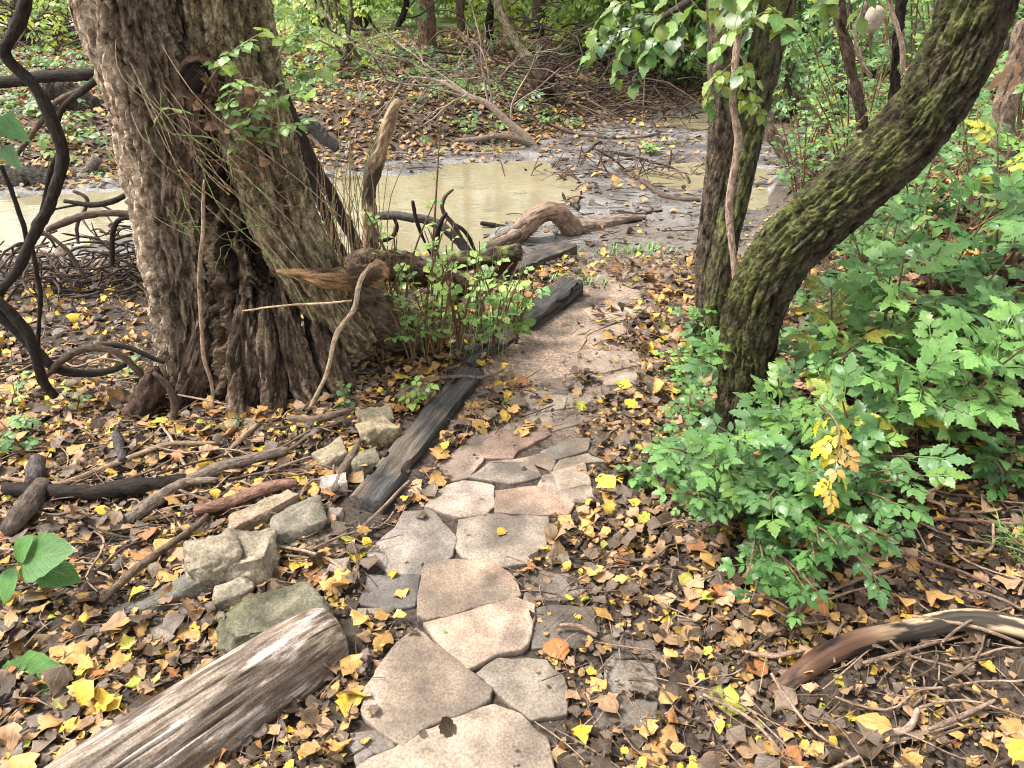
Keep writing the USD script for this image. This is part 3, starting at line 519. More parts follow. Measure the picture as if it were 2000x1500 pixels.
# ------------------------------------------------------------------ grey log in front, charred branch
def log_thing(name, pts, mat_, col, sides, n, amp, ring, along, seed, label, cat, group=None, colf=None, extra=None):
    base = np.array(pts[0][:3]); r = thing(name, label, cat, group, base) if extra else None
    def d(th, s, p, rr):
        q = np.stack([np.cos(th) * rr * ring, np.sin(th) * rr * ring, s * along], -1); out = amp * (fb(q, 5, seed) - .5) * 2; rk = np.random.default_rng(seed)
        for _ in range(16):
            t0, w0, a0, b0 = rk.uniform(0, 6.28), rk.uniform(.018, .05), rk.uniform(-.1, .5), rk.uniform(.12, .5); tt = t0 + .25 * (fb(np.stack([s * 3, s * 0 + t0, s * 0], -1), 3, seed) - .5)
            dd_ = np.abs((th - tt + np.pi) % (2 * np.pi) - np.pi); out = out - .011 * np.clip(1 - dd_ / w0, 0, 1) * ss(a0, a0 + .06, s) * ss(a0 + b0, a0 + b0 - .1, s)
        return out
    v, f, l, nn = tube(pts, n, sides, d, 0, seed)
    cc = np.array(col) * (.75 + .5 * fb(v * 7, 4, seed + 4))[:, None]
    if colf: cc = colf(v, l, cc, nn)
    MB().add(v, f, cc, l).build("wood" if extra else name, mat_, r or "/World", label=None if extra else label, cat=None if extra else cat, group=None if extra else group)
    return r
e0, e1 = on(640, 1262), on(180, 1590)
ax = unit(e1 - e0)
pts = [np.append(e0 - ax * .022 + [0, 0, .020], .052), np.append(e0 - ax * .012 + [0, 0, .022], .082), np.append(e0 + ax * .02 + [0, 0, .026], .094), np.append(lerp(e0, e1, .25) + [0, 0, .028], .106), np.append(lerp(e0, e1, .6) + [0, 0, .030], .114), np.append(lerp(e0, e1, 1.35) + [0, 0, .022], .12)]
def log_col(v, l, cc, nn):
    q = np.stack([l[:, 0] * 30, l[:, 1] * 30, l[:, 2] * 4.5], -1)
    cc = lerp(cc, np.array((.065, .046, .034)), (ss(.42, .58, fb(q, 4, 77)) * .85)[:, None]); cc = lerp(cc, np.array((.36, .31, .27)), (ss(.54, .64, fb(q * 1.4 + 5, 4, 79)) * .7)[:, None])
    return cc
log_thing("weathered_log", pts, "weathered_wood", (.20, .16, .125), 260, 220, .004, 22, 2.2, 31, "thick grey barkless log with a rounded sawn end, half buried in leaves at lower left", "log", None, log_col)
bp = [(1500, 1345, .008, .012), (1545, 1318, .018, .026), (1600, 1282, .03, .033), (1680, 1252, .045, .034), (1780, 1236, .055, .033), (1860, 1220, .06, .033), (1940, 1226, .06, .034), (2030, 1246, .05, .034), (2160, 1275, .045, .03)]
pts = [np.append(on(u, v + 18) + [0, 0, dz * .8], r * .82) for u, v, dz, r in bp]
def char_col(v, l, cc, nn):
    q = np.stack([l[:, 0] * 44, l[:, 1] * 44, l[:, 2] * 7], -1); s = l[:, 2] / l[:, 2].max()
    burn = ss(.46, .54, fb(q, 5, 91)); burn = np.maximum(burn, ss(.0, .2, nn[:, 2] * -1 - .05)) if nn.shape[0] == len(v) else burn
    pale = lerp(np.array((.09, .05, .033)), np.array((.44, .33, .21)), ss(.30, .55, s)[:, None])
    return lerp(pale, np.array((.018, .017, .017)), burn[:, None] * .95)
def char_log():
    def d(th, s, p, rr):
        q = np.stack([np.cos(th) * rr * 40, np.sin(th) * rr * 40, s * 6], -1); return .007 * (fb(q, 4, 92) - .5) + .006 * (fb(q * .3, 2, 93) - .5)
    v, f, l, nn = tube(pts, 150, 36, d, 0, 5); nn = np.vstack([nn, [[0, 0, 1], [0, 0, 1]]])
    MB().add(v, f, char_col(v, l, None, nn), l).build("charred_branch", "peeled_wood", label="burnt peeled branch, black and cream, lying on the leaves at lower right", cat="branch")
char_log()

# ------------------------------------------------------------------ trees
def trunk_part(mb, pts, n, sides, amp, seed, col, ring=14, along=3.0, lobes=0, nl=5, colf=None, wob=0.0):
    v, f, l, nn = tube(pts, n, sides, barky(amp, ring, along, seed, lobes, nl), wob, seed)
    nn = np.vstack([nn, [[0, 0, -1], [0, 0, 1]]])
    cc = np.array(col) * (.65 + .7 * fb(np.stack([l[:, 0] * 12, l[:, 1] * 12, l[:, 2] * 2], -1), 4, seed + 9))[:, None]
    if colf: cc = colf(v, l, cc, nn)
    mb.add(v, f, cc, l)
def PR(rows, y=None): return np.array([np.append(W(u, v, yy), r) for u, v, yy, r in rows])
big = thing("big_tree", "huge old tree with shaggy furrowed bark and twin leaning stems, left of the path", "tree", loc=on(500, 790))
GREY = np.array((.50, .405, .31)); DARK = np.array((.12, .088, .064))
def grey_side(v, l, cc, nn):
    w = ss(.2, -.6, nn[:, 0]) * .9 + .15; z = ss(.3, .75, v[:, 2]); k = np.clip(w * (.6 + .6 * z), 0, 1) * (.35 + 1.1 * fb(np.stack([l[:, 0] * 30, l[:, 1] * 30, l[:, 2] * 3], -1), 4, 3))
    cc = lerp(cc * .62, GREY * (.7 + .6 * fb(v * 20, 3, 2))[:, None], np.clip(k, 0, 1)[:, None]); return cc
def furrowed(base, tip, seed, ring=40):
    def f(v, l, cc, nn):
        n = fb(np.stack([l[:, 0] * ring, l[:, 1] * ring, l[:, 2] * 5], -1), 4, seed); return lerp(np.array(base), np.array(tip), ss(.38, .62, n)[:, None]) * (.75 + .5 * fb(v * 40, 3, seed + 1))[:, None]
    return f
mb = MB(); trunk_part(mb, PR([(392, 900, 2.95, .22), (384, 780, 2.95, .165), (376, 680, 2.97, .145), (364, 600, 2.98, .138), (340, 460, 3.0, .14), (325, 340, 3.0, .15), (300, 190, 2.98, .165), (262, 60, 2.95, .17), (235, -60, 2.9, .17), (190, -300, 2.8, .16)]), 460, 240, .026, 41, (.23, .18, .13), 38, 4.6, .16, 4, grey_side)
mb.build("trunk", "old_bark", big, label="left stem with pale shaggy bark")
mb = MB(); trunk_part(mb, PR([(700, 665, 2.96, .10), (645, 590, 2.90, .12), (590, 505, 2.87, .130), (545, 410, 2.89, .134), (512, 300, 2.93, .135), (480, 190, 2.97, .142), (455, 80, 3.0, .152), (435, -40, 2.95, .15), (410, -300, 2.9, .145)]), 430, 220, .014, 52, (.165, .128, .085), 46, 10, .05, 3, furrowed((.10, .082, .05), (.26, .215, .135), 53, 60))
mb.build("trunk", "old_bark", big, label="right stem leaning over, tighter darker bark")
def flared(rows): return PR(rows)
mb = MB()
trunk_part(mb, PR([(510, 900, 2.86, .33), (508, 830, 2.87, .275), (504, 760, 2.88, .235), (500, 690, 2.91, .205), (490, 610, 2.95, .175), (478, 520, 3.0, .15), (466, 420, 3.06, .13), (455, 280, 3.1, .11), (440, 120, 3.1, .1)]), 420, 280, .046, 63, DARK * 1.25, 24, 8.5, .20, 7, furrowed((.032, .024, .018), (.19, .143, .10), 64, 26))
mb.build("trunk_base", "old_bark", big, label="furrowed dark base with splayed roots")
mb = MB(); trunk_part(mb, PR([(600, 520, 3.2, .04), (570, 420, 3.2, .05), (536, 310, 3.2, .055), (506, 180, 3.2, .055), (484, 50, 3.15, .055), (466, -80, 3.15, .055)]), 160, 60, .010, 70, DARK * .5, 30, 4, .1)
mb.build("trunk", "old_bark", big, label="thin black dead stem behind the others")
for k, rows in enumerate([[(484, 520, 3.0, .02), (480, 590, 2.84, .04), (474, 680, 2.70, .055), (476, 760, 2.62, .06), (470, 820, 2.53, .06), (452, 870, 2.42, .03)], [(548, 520, 3.0, .02), (556, 590, 2.84, .045), (572, 680, 2.72, .06), (598, 760, 2.66, .062), (634, 820, 2.56, .045), (670, 860, 2.48, .02)], [(600, 560, 3.02, .02), (618, 620, 2.88, .05), (640, 690, 2.79, .07), (668, 760, 2.72, .06), (700, 800, 2.66, .03)], [(420, 540, 3.02, .02), (408, 620, 2.84, .045), (388, 700, 2.74, .06), (366, 780, 2.66, .06), (345, 830, 2.58, .03)], [(515, 530, 3.0, .02), (522, 610, 2.82, .045), (528, 700, 2.68, .055), (532, 780, 2.6, .05), (526, 830, 2.52, .03)]]):
    mb = MB(); trunk_part(mb, PR(rows), 130, 80, .014, 80 + k, DARK * 1.2, 34, 5, .22, 3, furrowed((.045, .033, .025), (.15, .113, .08), 66 + k, 36)); mb.build("root", "old_bark", big)
mb = MB(); v, f, l, nn = tube(PR([(386, 150, 2.785, .052), (380, 152, 2.77, .05), (384, 155, 2.80, .02)]), 14, 30, None, 0); mb.add(v, f, (.02, .012, .01), l)
knot = [np.append(W(386 + 34 * math.cos(a), 152 + 38 * math.sin(a), 2.775), .014) for a in np.linspace(0, 2 * math.pi, 17)]
v, f, l, nn = tube(knot, 48, 10, lambda th, s, p, r: .006 * (fb(p * 60, 3, 4) - .5), 0); mb.add(v, f, (.11, .07, .05), l); mb.build("knot_hole", "old_bark", big, label="dark round knot hole high on the trunk")
# shoots growing out of the trunk: dry stalks and a few leafy sprays
rng = np.random.default_rng(5)
mb = MB(); DL = MB(); DEADT = [blade(7, 3, 'ovate', 1, .4, .3, 1.3, .2, .1, .1, np.random.default_rng(k), .3, .15) for k in range(5)]
def shoot(p, d, L, r, depth, col):
    q = [np.append(p, r)]; e = p
    for t in range(4): d = unit(d + rng.normal(size=3) * .26 + np.array([0, -.02, -.04])); e = e + d * L / 4; q.append(np.append(e, r * (1 - .14 * (t + 1))))
    twig(mb, q, col, 4, 9)
    for _ in range(depth and int(rng.integers(1, 4))): shoot(q[rng.integers(1, 5)][:3], unit(d + rng.normal(size=3) * .6), L * rng.uniform(.4, .8), r * .65, depth - 1, col)
for k in range(30):
    u0, v0 = (rng.uniform(380, 560), rng.uniform(140, 480)) if k % 5 else (rng.uniform(240, 380), rng.uniform(150, 420))
    shoot(W(u0, v0, rng.uniform(2.74, 2.86)), unit([rng.normal() * .8, -.45, rng.uniform(-.6, .7)]), rng.uniform(.10, .30), rng.uniform(.0016, .0036), 2, lerp(np.array((.25, .17, .105)), np.array((.075, .05, .035)), rng.uniform()) if k % 9 else np.array((.17, .24, .08)))
for k in range(26):
    p_ = W(rng.uniform(340, 560), rng.uniform(160, 420), rng.uniform(2.62, 2.76)); vv, ff, uu = put_leaf(DEADT[rng.integers(len(DEADT))], p_, rng.normal(size=3), rng.normal(size=3), rng.uniform(.03, .055)); DL.add(vv, ff, np.array((.22, .12, .07)) * rng.uniform(.4, 1.6), uu)
for k in range(16):
    u0, v0 = rng.uniform(180, 420), rng.uniform(60, 300); a = W(u0, v0, rng.uniform(2.6, 2.75)); L = rng.uniform(.3, .8); dr = unit([.55 + .2 * rng.normal(), -.1, -.8])
    q = [np.append(a + dr * L * t + np.array([-.15 * t * (1 - t), 0, 0]) + rng.normal(size=3) * .022, .0017) for t in (0, .35, .7, 1)]; twig(mb, q, (.31, .23, .14) if k % 5 else (.18, .24, .08), 4, 10)
mb.build("dry_shoots", "twig_bark", big, kind="stuff"); DL.build("withered_leaves", "dead_leaf", big, kind="stuff")
GREEN = [np.array(x) for x in ((.06, .14, .025), (.075, .165, .03), (.05, .115, .03), (.09, .19, .035), (.055, .12, .04))]
def leaf_col(u, base, rng, yellow=0.0):
    c_ = np.array(base) * rng.uniform(.75, 1.25); c_ = np.broadcast_to(c_, (len(u), 3))
    if yellow: c_ = lerp(c_, np.array((.70, .50, .02)), (ss(.2, .9, fb(u * 2.5 + rng.uniform(0, 50), 3, 1)) * yellow)[:, None])
    return c_
def spray(parent, pts, r, n, L, tmpls, rng, pal=GREEN, yellow=0.0, droop=-.1, merge=None, stemcol=(.12, .10, .05), t0=.25, name="leaf", stemname="stem", mat_="green_leaf", flat=.6):
    """a stem with leaves set along it; each leaf a part, or all gathered into merge"""
    pts = np.asarray(pts, float); q = np.hstack([pts, np.linspace(r, r * .4, len(pts))[:, None]])
    v, f, l, _ = tube(q, max(6, 4 * len(pts)), 5, None); sm = MB().add(v, f, stemcol, l)
    if merge is not None: merge[1].add(v, f, stemcol, l)
    else: sm.build(stemname, "twig_bark", parent)
    C_ = spline(pts, 40); az = rng.uniform(0, 6.28)
    for k in range(n):
        t = t0 + (1 - t0) * (k + rng.uniform(.2, .8)) / n; i_ = min(int(t * 39), 38); p = C_[i_]; tan = unit(C_[i_ + 1] - C_[i_]); az += 2.4 + rng.normal() * .4
        hor = np.array([math.cos(az), math.sin(az), 0.0]); out = unit(hor * 1.0 + tan * (.35 + .9 * t ** 4) + np.array([0, 0, droop + rng.normal() * .22]))
        up = unit(np.array([0, 0, 1.0]) + rng.normal(size=3) * flat * .5 + np.array([-.1, -.25, 0]))
        tm = tmpls[rng.integers(len(tmpls))]; v, f, u = put_leaf(tm, p, out, up, L * rng.uniform(.6, 1.15) * (1.0 - .25 * t)); cc = leaf_col(u, pal[rng.integers(len(pal))], rng, yellow if rng.uniform() < .85 else 0)
        if merge is not None: merge[0].add(v, f, cc, u)
        else: MB().add(v, f, cc, u).build(name, mat_, parent)
for k, (u0, v0, u1, v1, n, dy) in enumerate([(395, 180, 520, 60, 9, -.1), (450, 330, 520, 170, 9, -.15), (470, 300, 590, 240, 9, -.1), (480, 240, 610, 180, 10, -.05), (430, 260, 475, 150, 7, -.2), (540, 200, 650, 130, 9, .1), (300, 250, 350, 215, 3, -.15), (540, 120, 610, 60, 8, .05)]):
    a, b = W(u0, v0, 2.72), W(u1, v1, 2.62 + dy); spray(big, [a, lerp(a, b, .5) + [0, 0, .03], b], .003, int(n * 1.2), .088, THREE_LEAF, np.random.default_rng(300 + k), pal=[np.array((.13, .23, .06)), np.array((.16, .27, .08)), np.array((.19, .28, .05))], stemcol=(.22, .17, .1))

TREE_GREEN = [np.array(x) for x in ((.045, .115, .042), (.055, .135, .045), (.075, .17, .045), (.04, .10, .045))]
def moss_cols(seed, lo=.42, side=(-.65, -.2, .6), amt=.95, base=None):
    def f(v, l, cc, nn):
        side_ = nn @ unit(side); k = ss(-.35, .7, side_) * (.25 * ss(lo, lo + .2, fb(np.stack([l[:, 0] * 34, l[:, 1] * 34, l[:, 2] * 13], -1), 5, seed)) + .75 * ss(lo + .02, lo + .14, fb(v * 120, 4, seed + 2)) * ss(.33, .6, fb(v * 9, 3, seed + 3)))
        m = lerp(np.array((.05, .06, .018)), np.array((.115, .135, .038)), fb(v * 60, 3, seed + 1)[:, None]); return lerp(cc, m, np.clip(k * amt, 0, 1)[:, None])
    return f
ct = thing("curved_tree", "dark tree whose moss dusted trunk curves up to the right, rising from the shrubs", "tree", loc=on(1455, 850))
mb = MB(); trunk_part(mb, PR([(1450, 930, 2.27, 0.1304), (1452, 850, 2.27, 0.1067), (1455, 770, 2.27, 0.0964), (1460, 690, 2.27, 0.0932), (1472, 610, 2.27, 0.0948), (1512, 520, 2.27, 0.0995), (1600, 425, 2.28, 0.0980), (1720, 315, 2.3, 0.0995), (1815, 205, 2.32, 0.0980), (1872, 100, 2.34, 0.0972), (1910, 0, 2.35, 0.0964), (1935, -150, 2.36, 0.0948), (1950, -420, 2.4, 0.0869), (1940, -900, 2.5, 0.0711)]), 560, 190, .0135, 111, (.036, .028, .019), 44, 8.0, .03, 3, moss_cols(7))
mb.build("trunk", "mossy_bark", ct)
dt = thing("twin_stem_tree", "slim tree with two dark straight stems forking from one base beside the path", "tree", loc=on(1385, 690))
mb = MB(); trunk_part(mb, PR([(1378, 730, 3.08, 0.0751), (1380, 660, 3.08, 0.0632), (1382, 560, 3.08, 0.0553), (1388, 460, 3.1, 0.0537), (1405, 340, 3.1, 0.0553), (1414, 220, 3.1, 0.0600), (1415, 100, 3.1, 0.0632), (1416, 0, 3.1, 0.0632), (1416, -200, 3.1, 0.0632), (1410, -600, 3.1, 0.0592)]), 360, 84, .0075, 121, (.078, .06, .046), 48, 7, .03, 3, moss_cols(8, .5, (.8, -.4, .3), .6))
mb.build("trunk", "mossy_bark", dt)
mb = MB(); trunk_part(mb, PR([(1395, 720, 3.0, 0.0632), (1396, 650, 3.0, 0.0553), (1402, 570, 3.0, 0.0521), (1418, 470, 3.02, 0.0521), (1440, 370, 3.05, 0.0553), (1464, 250, 3.08, 0.0592), (1490, 130, 3.1, 0.0632), (1520, 0, 3.1, 0.0656), (1560, -200, 3.1, 0.0632), (1620, -600, 3.1, 0.0553)]), 360, 84, .0075, 131, (.058, .046, .033), 48, 7, .03, 3, moss_cols(9, .40, (-.75, -.5, .3), .95))
mb.build("trunk", "mossy_bark", dt)
# leafy bough reaching left from the twin stem tree
rng = np.random.default_rng(71)
bough = [(1420, -60, 3.1), (1360, -10, 3.3), (1300, 30, 3.5), (1240, 60, 3.7), (1190, 95, 3.85)]
P_ = np.array([W(*q) for q in bough]); twig(b_ := MB(), np.hstack([P_, [[.02], [.017], [.014], [.009], [.004]]]), (.05, .04, .032), 7, 20); b_.build("bough", "twig_bark", dt)
for k, (u0, v0, u1, v1, y, n, L) in enumerate([(1300, 30, 1150, 75, 3.55, 9, .12), (1260, 50, 1130, 130, 3.6, 9, .11), (1290, 35, 1240, 170, 3.5, 9, .11), (1240, 60, 1200, 160, 3.7, 8, .1), (1330, 10, 1310, 120, 3.4, 8, .12), (1200, 90, 1150, 110, 3.8, 6, .1), (1350, 0, 1380, 90, 3.2, 7, .12), (1250, 20, 1180, 30, 3.5, 8, .12), (1400, -20, 1450, 60, 2.95, 8, .13), (1300, 60, 1260, 130, 3.4, 7, .1)]):
    a, b = W(u0, v0, y), W(u1, v1, y - .05); spray(dt, [a, lerp(a, b, .5) + [0, 0, .04], b], .003, int(n * 1.4), L * .84, SIMPLE_LEAF, np.random.default_rng(400 + k), pal=TREE_GREEN + [np.array((.10, .2, .03))], yellow=.15, droop=-.55, t0=.1)
for k, (u0, v0, u1, v1, y, n, L) in enumerate([(1330, -60, 1290, 60, 2.2, 5, .08), (1420, -70, 1400, 40, 2.0, 5, .08), (1500, -60, 1430, 60, 2.1, 6, .085), (1560, -60, 1620, 30, 2.2, 6, .085), (1480, -20, 1400, 110, 2.6, 8, .08), (1500, 10, 1550, 100, 2.7, 6, .08), (1700, -70, 1680, 40, 2.3, 4, .085)]):
    a, b = W(u0, v0, y), W(u1, v1, y - .05); spray(dt, [a, lerp(a, b, .5) + [0, 0, .03], b], .003, n + 2, L, SIMPLE_LEAF, np.random.default_rng(430 + k), pal=[np.array((.075, .16, .035)), np.array((.10, .20, .035))], yellow=.2, droop=-.4, t0=.1)
ps = thing("pale_sapling", "thin pale brown leaning sapling stem crossing in front of the twin stem tree", "sapling", loc=on(1440, 640))
mb = MB(); v, f, l, nn = tube(PR([(1445, 640, 2.75, .014), (1438, 560, 2.75, .014), (1430, 480, 2.76, .013), (1424, 420, 2.78, .0145), (1432, 340, 2.78, .0135), (1441, 258, 2.78, .0155), (1433, 215, 2.78, .013), (1434, 150, 2.78, .013), (1441, 70, 2.78, .012), (1448, 0, 2.78, .012), (1455, -150, 2.8, .01)]), 130, 12, lambda th, s, p, r: .003 * (fb(p * 50, 3, 3) - .5), 0); mb.add(v, f, (.27, .19, .145), l); mb.build("stem", "twig_bark", ps)
for k, (u0, v0, u1, v1) in enumerate([(1441, 90, 1500, 20), (1436, 120, 1380, 200), (1438, 100, 1470, 190), (1434, 180, 1490, 230)]):
    a, b = W(u0, v0, 2.78), W(u1, v1, 2.7); spray(ps, [a, lerp(a, b, .5) + [0, 0, .03], b], .003, 6, .10, THREE_LEAF, np.random.default_rng(460 + k), pal=[np.array((.07, .15, .035)), np.array((.09, .18, .035))], yellow=.35, droop=-.3)

# ------------------------------------------------------------------ branches, vines, snag, driftwood
def stick(name, rows, col, label, cat, y=None, sides=8, group=None, mat_="twig_bark", amp=.25, moss=None, wob=0.0, patch=None, lift=0.0):
    """rows of (u, v, radius[, height above ground]); with y, the points stand y metres ahead"""
    P_ = []
    for q in rows:
        if y is not None: P_.append(np.append(W(q[0], q[1], q[3] if len(q) > 3 else y), q[2]))
        else: P_.append(np.append(on(q[0], q[1], (q[3] if len(q) > 3 else q[2] * .7 + lift)), q[2]))
    P_ = np.array(P_); L = np.linalg.norm(np.diff(P_[:, :3], axis=0), axis=1).sum(); sd = abs(hash((round(rows[0][0]), round(rows[0][1])))) % 1000
    v, f, l, nn = tube(P_, int(np.clip(L / .014, 12, 200)), sides, lambda th, s, p, r: r * amp * 2.6 * (fb(np.stack([np.cos(th) * 1.3, np.sin(th) * 1.3, s * 11 + sd], -1), 4, sd % 50) - .5) + r * amp * 1.6 * (fb(np.stack([np.cos(th) * 4, np.sin(th) * 4, s * 34], -1), 3, sd % 50) - .5), wob if wob else (min(.08 * L, .04) if P_[:, 3].max() < .045 else 0), sd % 90)
    cc = np.array(col) * (.7 + .6 * fb(v * 14, 4, sd % 40))[:, None]
    if moss is not None: cc = lerp(cc, np.array(moss), ss(.35, .6, fb(v * 22, 3, 5) * np.clip(np.append(nn[:, 2], [0, 0]) + .6, 0, 1))[:, None])
    if patch is not None: cc = lerp(cc, np.array(patch), ss(.47, .56, fb(np.stack([l[:, 0] * 22, l[:, 1] * 22, l[:, 2] * 6], -1), 4, 8))[:, None])
    MB().add(v, f, cc, l).build(name, mat_, label=label, cat=cat, group=group)
BLK, BRN, TAN = (.020, .015, .0125), (.075, .052, .038), (.24, .165, .11)
stick("woody_vine", [(60, -120, 0.0204), (45, -20, 0.0204), (22, 60, 0.0204), (4, 112, 0.0177), (55, 168, 0.0190), (96, 235, 0.0211), (116, 290, 0.0224), (108, 350, 0.0211), (80, 420, 0.0204), (50, 480, 0.0190), (8, 560, 0.0184), (-10, 600, 0.0204), (40, 645, 0.0204), (110, 712, 0.0204), (160, 724, 0.0177), (245, 712, 0.0109)], BLK, "thick black vine snaking down the left edge of the picture", "vine", y=2.75, sides=14)
stick("woody_vine", [(-30, 575, 0.0190), (30, 620, 0.0204), (62, 665, 0.0211), (80, 735, 0.0204), (112, 772, 0.0177)], BLK, "short black forked vine stem reaching the ground at far left", "vine", y=2.65, sides=12)
stick("woody_vine", [(55, 480, 0.0082), (68, 540, 0.0095), (70, 640, 0.0088), (75, 690, 0.0082)], BLK, "thin upright black vine just right of the thick snaking one", "vine", y=2.85)
stick("woody_vine", [(0, 320, 0.0082), (20, 370, 0.0088), (45, 440, 0.0095), (62, 500, 0.0095)], BLK, "dark vine slanting down across the water at the far left", "vine", y=2.9)
stick("woody_vine", [(115, 290, 0.0082), (100, 330, 0.0088), (86, 390, 0.0082), (78, 420, 0.0068)], BLK, "thin dark side vine running beside the bend of the thick snaking vine", "vine", y=2.8)
stick("dead_bough", [(-40, 170, 0.0238), (60, 153, 0.0245), (120, 145, 0.0245), (200, 138, 0.0231)], BLK, "black horizontal bough behind the vine, ending at the big tree", "branch", y=3.4)
stick("dead_bough", [(105, 262, 0.0109), (118, 215, 0.0122), (150, 185, 0.0136), (200, 150, 0.0150)], BLK, "black branch curving up from the vine to the big tree", "branch", y=3.2)
stick("dead_bough", [(30, 300, 0.0109), (65, 260, 0.0122), (110, 205, 0.0122), (180, 165, 0.0122)], BRN, "brown branch rising from lower left to the big tree behind the vine", "branch", y=3.6)
stick("root_arch", [(85, 750, 0.0095), (110, 715, 0.0136), (165, 685, 0.0136), (230, 690, 0.0136), (268, 722, 0.0136), (283, 790, 0.0150)], BRN, "grey brown root arching over the litter left of the big tree", "root", y=2.72, sides=10)
stick("root_arch", [(120, 705, 0.0082), (165, 682, 0.0109), (235, 676, 0.0109), (300, 696, 0.0095), (325, 705, 0.0068)], BLK, "thin dark root looping behind the arching grey root", "root", y=2.8, sides=10)
stick("root_arch", [(306, 728, 0.0095), (332, 752, 0.0136), (346, 790, 0.0150), (338, 825, 0.0136), (322, 845, 0.0082)], BRN, "dark bent root at the left foot of the big tree", "root", y=2.5, sides=10)
stick("dead_stump", [(300, 720, .03), (296, 760, .05), (285, 800, .07), (280, 830, .08)], (.07, .045, .035), "small rotten brown stump beside the bent root", "stump", y=2.62, sides=20, amp=.5, mat_="old_bark")
stick("vine_stem", [(398, 350, .004), (390, 440, .007), (384, 520, .0075), (385, 610, .007), (395, 690, .0075), (408, 750, .007), (414, 800, .005)], (.24, .17, .11), "slender tan vine hanging down the front of the big tree", "vine", y=2.5)
stick("leaning_branch", [(735, 515, .007), (712, 545, .0095), (692, 590, .010), (655, 645, .010), (645, 690, .009), (632, 740, .008), (600, 800, .007), (575, 840, .005)], (.32, .24, .17), "pale bent branch leaning against the right side of the big tree", "branch", y=2.55, sides=10)
stick("dry_stalk", [(468, 605, .003), (540, 600, .0035), (620, 596, .004), (690, 588, .0035)], (.38, .27, .16), "straight pale stalk sticking out sideways across the big tree's base", "twig", y=2.5)
stick("broken_snag", [(735, 590, .048), (730, 520, .042), (724, 460, .038), (720, 400, .036), (722, 355, .038), (733, 318, .044), (748, 275, .036), (760, 240, .033), (768, 215, .03), (776, 196, .022)], (.27, .19, .115), "broken upright dead trunk, pale and black, standing before the pool", "dead trunk", y=3.9, sides=40, mat_="weathered_wood", amp=.3, patch=(.06, .045, .036))
stick("snag_spur", [(768, 215, .02), (782, 205, .022), (790, 190, .014)], (.05, .04, .03), "black knob on the tip of the broken upright dead trunk", "branch", y=3.88) if False else None
stick("fallen_tree", [(600, 520, .10), (660, 580, .125, 3.02), (740, 625, .125, 3.1), (810, 655, .105, 3.18), (870, 678, .07, 3.25)], (.115, .085, .06), "thick brown fallen trunk lying right of the big tree under the weeds", "fallen tree", y=2.95, sides=80, mat_="old_bark", amp=.12)
stick("rotten_limb", [(540, 528, .008, 2.66), (580, 530, .020, 2.66), (630, 537, .032, 2.68), (690, 542, .038, 2.78), (755, 532, .036, 3.05)], (.23, .135, .07), "rusty orange rotten limb broken off against the big tree", "branch", y=2.75, sides=44, mat_="weathered_wood", amp=.62, patch=(.06, .035, .022))
stick("fallen_limb", [(690, 515, .06, 3.4), (770, 518, .075, 3.6), (850, 540, .07, 3.8), (920, 570, .05, 4.0), (950, 590, .03, 4.1)], (.10, .07, .05), "dark brown fallen limb behind the weeds, running from snag to timber", "branch", y=3.7, sides=28, mat_="old_bark", amp=.25)
stick("fallen_limb", [(820, 520, .035, 4.2), (870, 513, .05, 4.2), (940, 505, .056, 4.22), (1000, 495, .056, 4.25), (1018, 492, .05, 4.25)], (.07, .052, .04), "mossy topped broken limb lying across the dark fallen limb", "branch", y=4.2, sides=28, mat_="old_bark", amp=.18, moss=(.13, .16, .05))
stick("broken_slab", [(870, 560, .03, 4.2), (930, 556, .04, 4.25), (965, 535, .045, 4.3), (1005, 505, .03, 4.3)], (.10, .05, .035), "reddish brown splintered piece under the mossy broken limb", "branch", y=4.2, sides=18, mat_="weathered_wood", amp=.4)
stick("driftwood_arch", [(960, 482, .04, 5.5), (1000, 468, .07, 5.55), (1030, 440, .078, 5.6), (1058, 417, .07, 5.65), (1082, 414, .072, 5.7), (1102, 428, .08, 5.75), (1118, 446, .075, 5.78), (1128, 462, .06, 5.8)], (.19, .13, .095), "arched brown driftwood root standing in the mud at the pool's edge", "driftwood", y=5.6, sides=40, mat_="weathered_wood", amp=.2)
stick("driftwood_tail", [(1100, 455, .09, 5.8), (1150, 445, .075, 5.9), (1200, 432, .05, 6.0), (1260, 424, .02, 6.1)], (.17, .13, .10), "half sunk log trailing right from the driftwood arch through mud", "driftwood", y=5.9, sides=30, mat_="weathered_wood", amp=.2)
for k, rows in enumerate([[(950, 482, .03), (985, 470, .035), (1015, 455, .03)], [(955, 470, .02), (1000, 450, .03), (1030, 432, .03)], [(945, 486, .012), (975, 480, .02), (1010, 476, .012)]]):
    stick("driftwood_root", rows, (.12, .09, .07), ["lowest splayed root at the left foot of the driftwood arch", "upper splayed root at the left foot of the driftwood arch", "thin dark rootlet in the water left of the driftwood arch"][k], "root", y=5.5 + .05 * k)
stick("arched_branch", [(730, 420, .026), (790, 422, .03), (850, 436, .032), (885, 462, .034), (910, 492, .033), (935, 535, .028)], (.06, .055, .05), "dark branch arching over the pool behind the weeds", "branch", y=5.0, sides=12)
stick("thin_branch", [(888, 368, .008), (868, 385, .012), (864, 415, .013), (882, 440, .016), (905, 470, .012), (930, 498, .008)], BRN, "crooked twig rising above the arched dark branch", "branch", y=4.8)
stick("thin_branch", [(835, 520, .022), (852, 480, .022), (858, 440, .016), (870, 415, .01)], BLK, "upright black broken branch in front of the arched branch", "branch", y=4.7)
stick("thin_branch", [(940, 435, .018), (970, 440, .02), (1005, 446, .016)], BLK, "short black stick poking from the pool beside the driftwood arch", "branch", y=6.0)
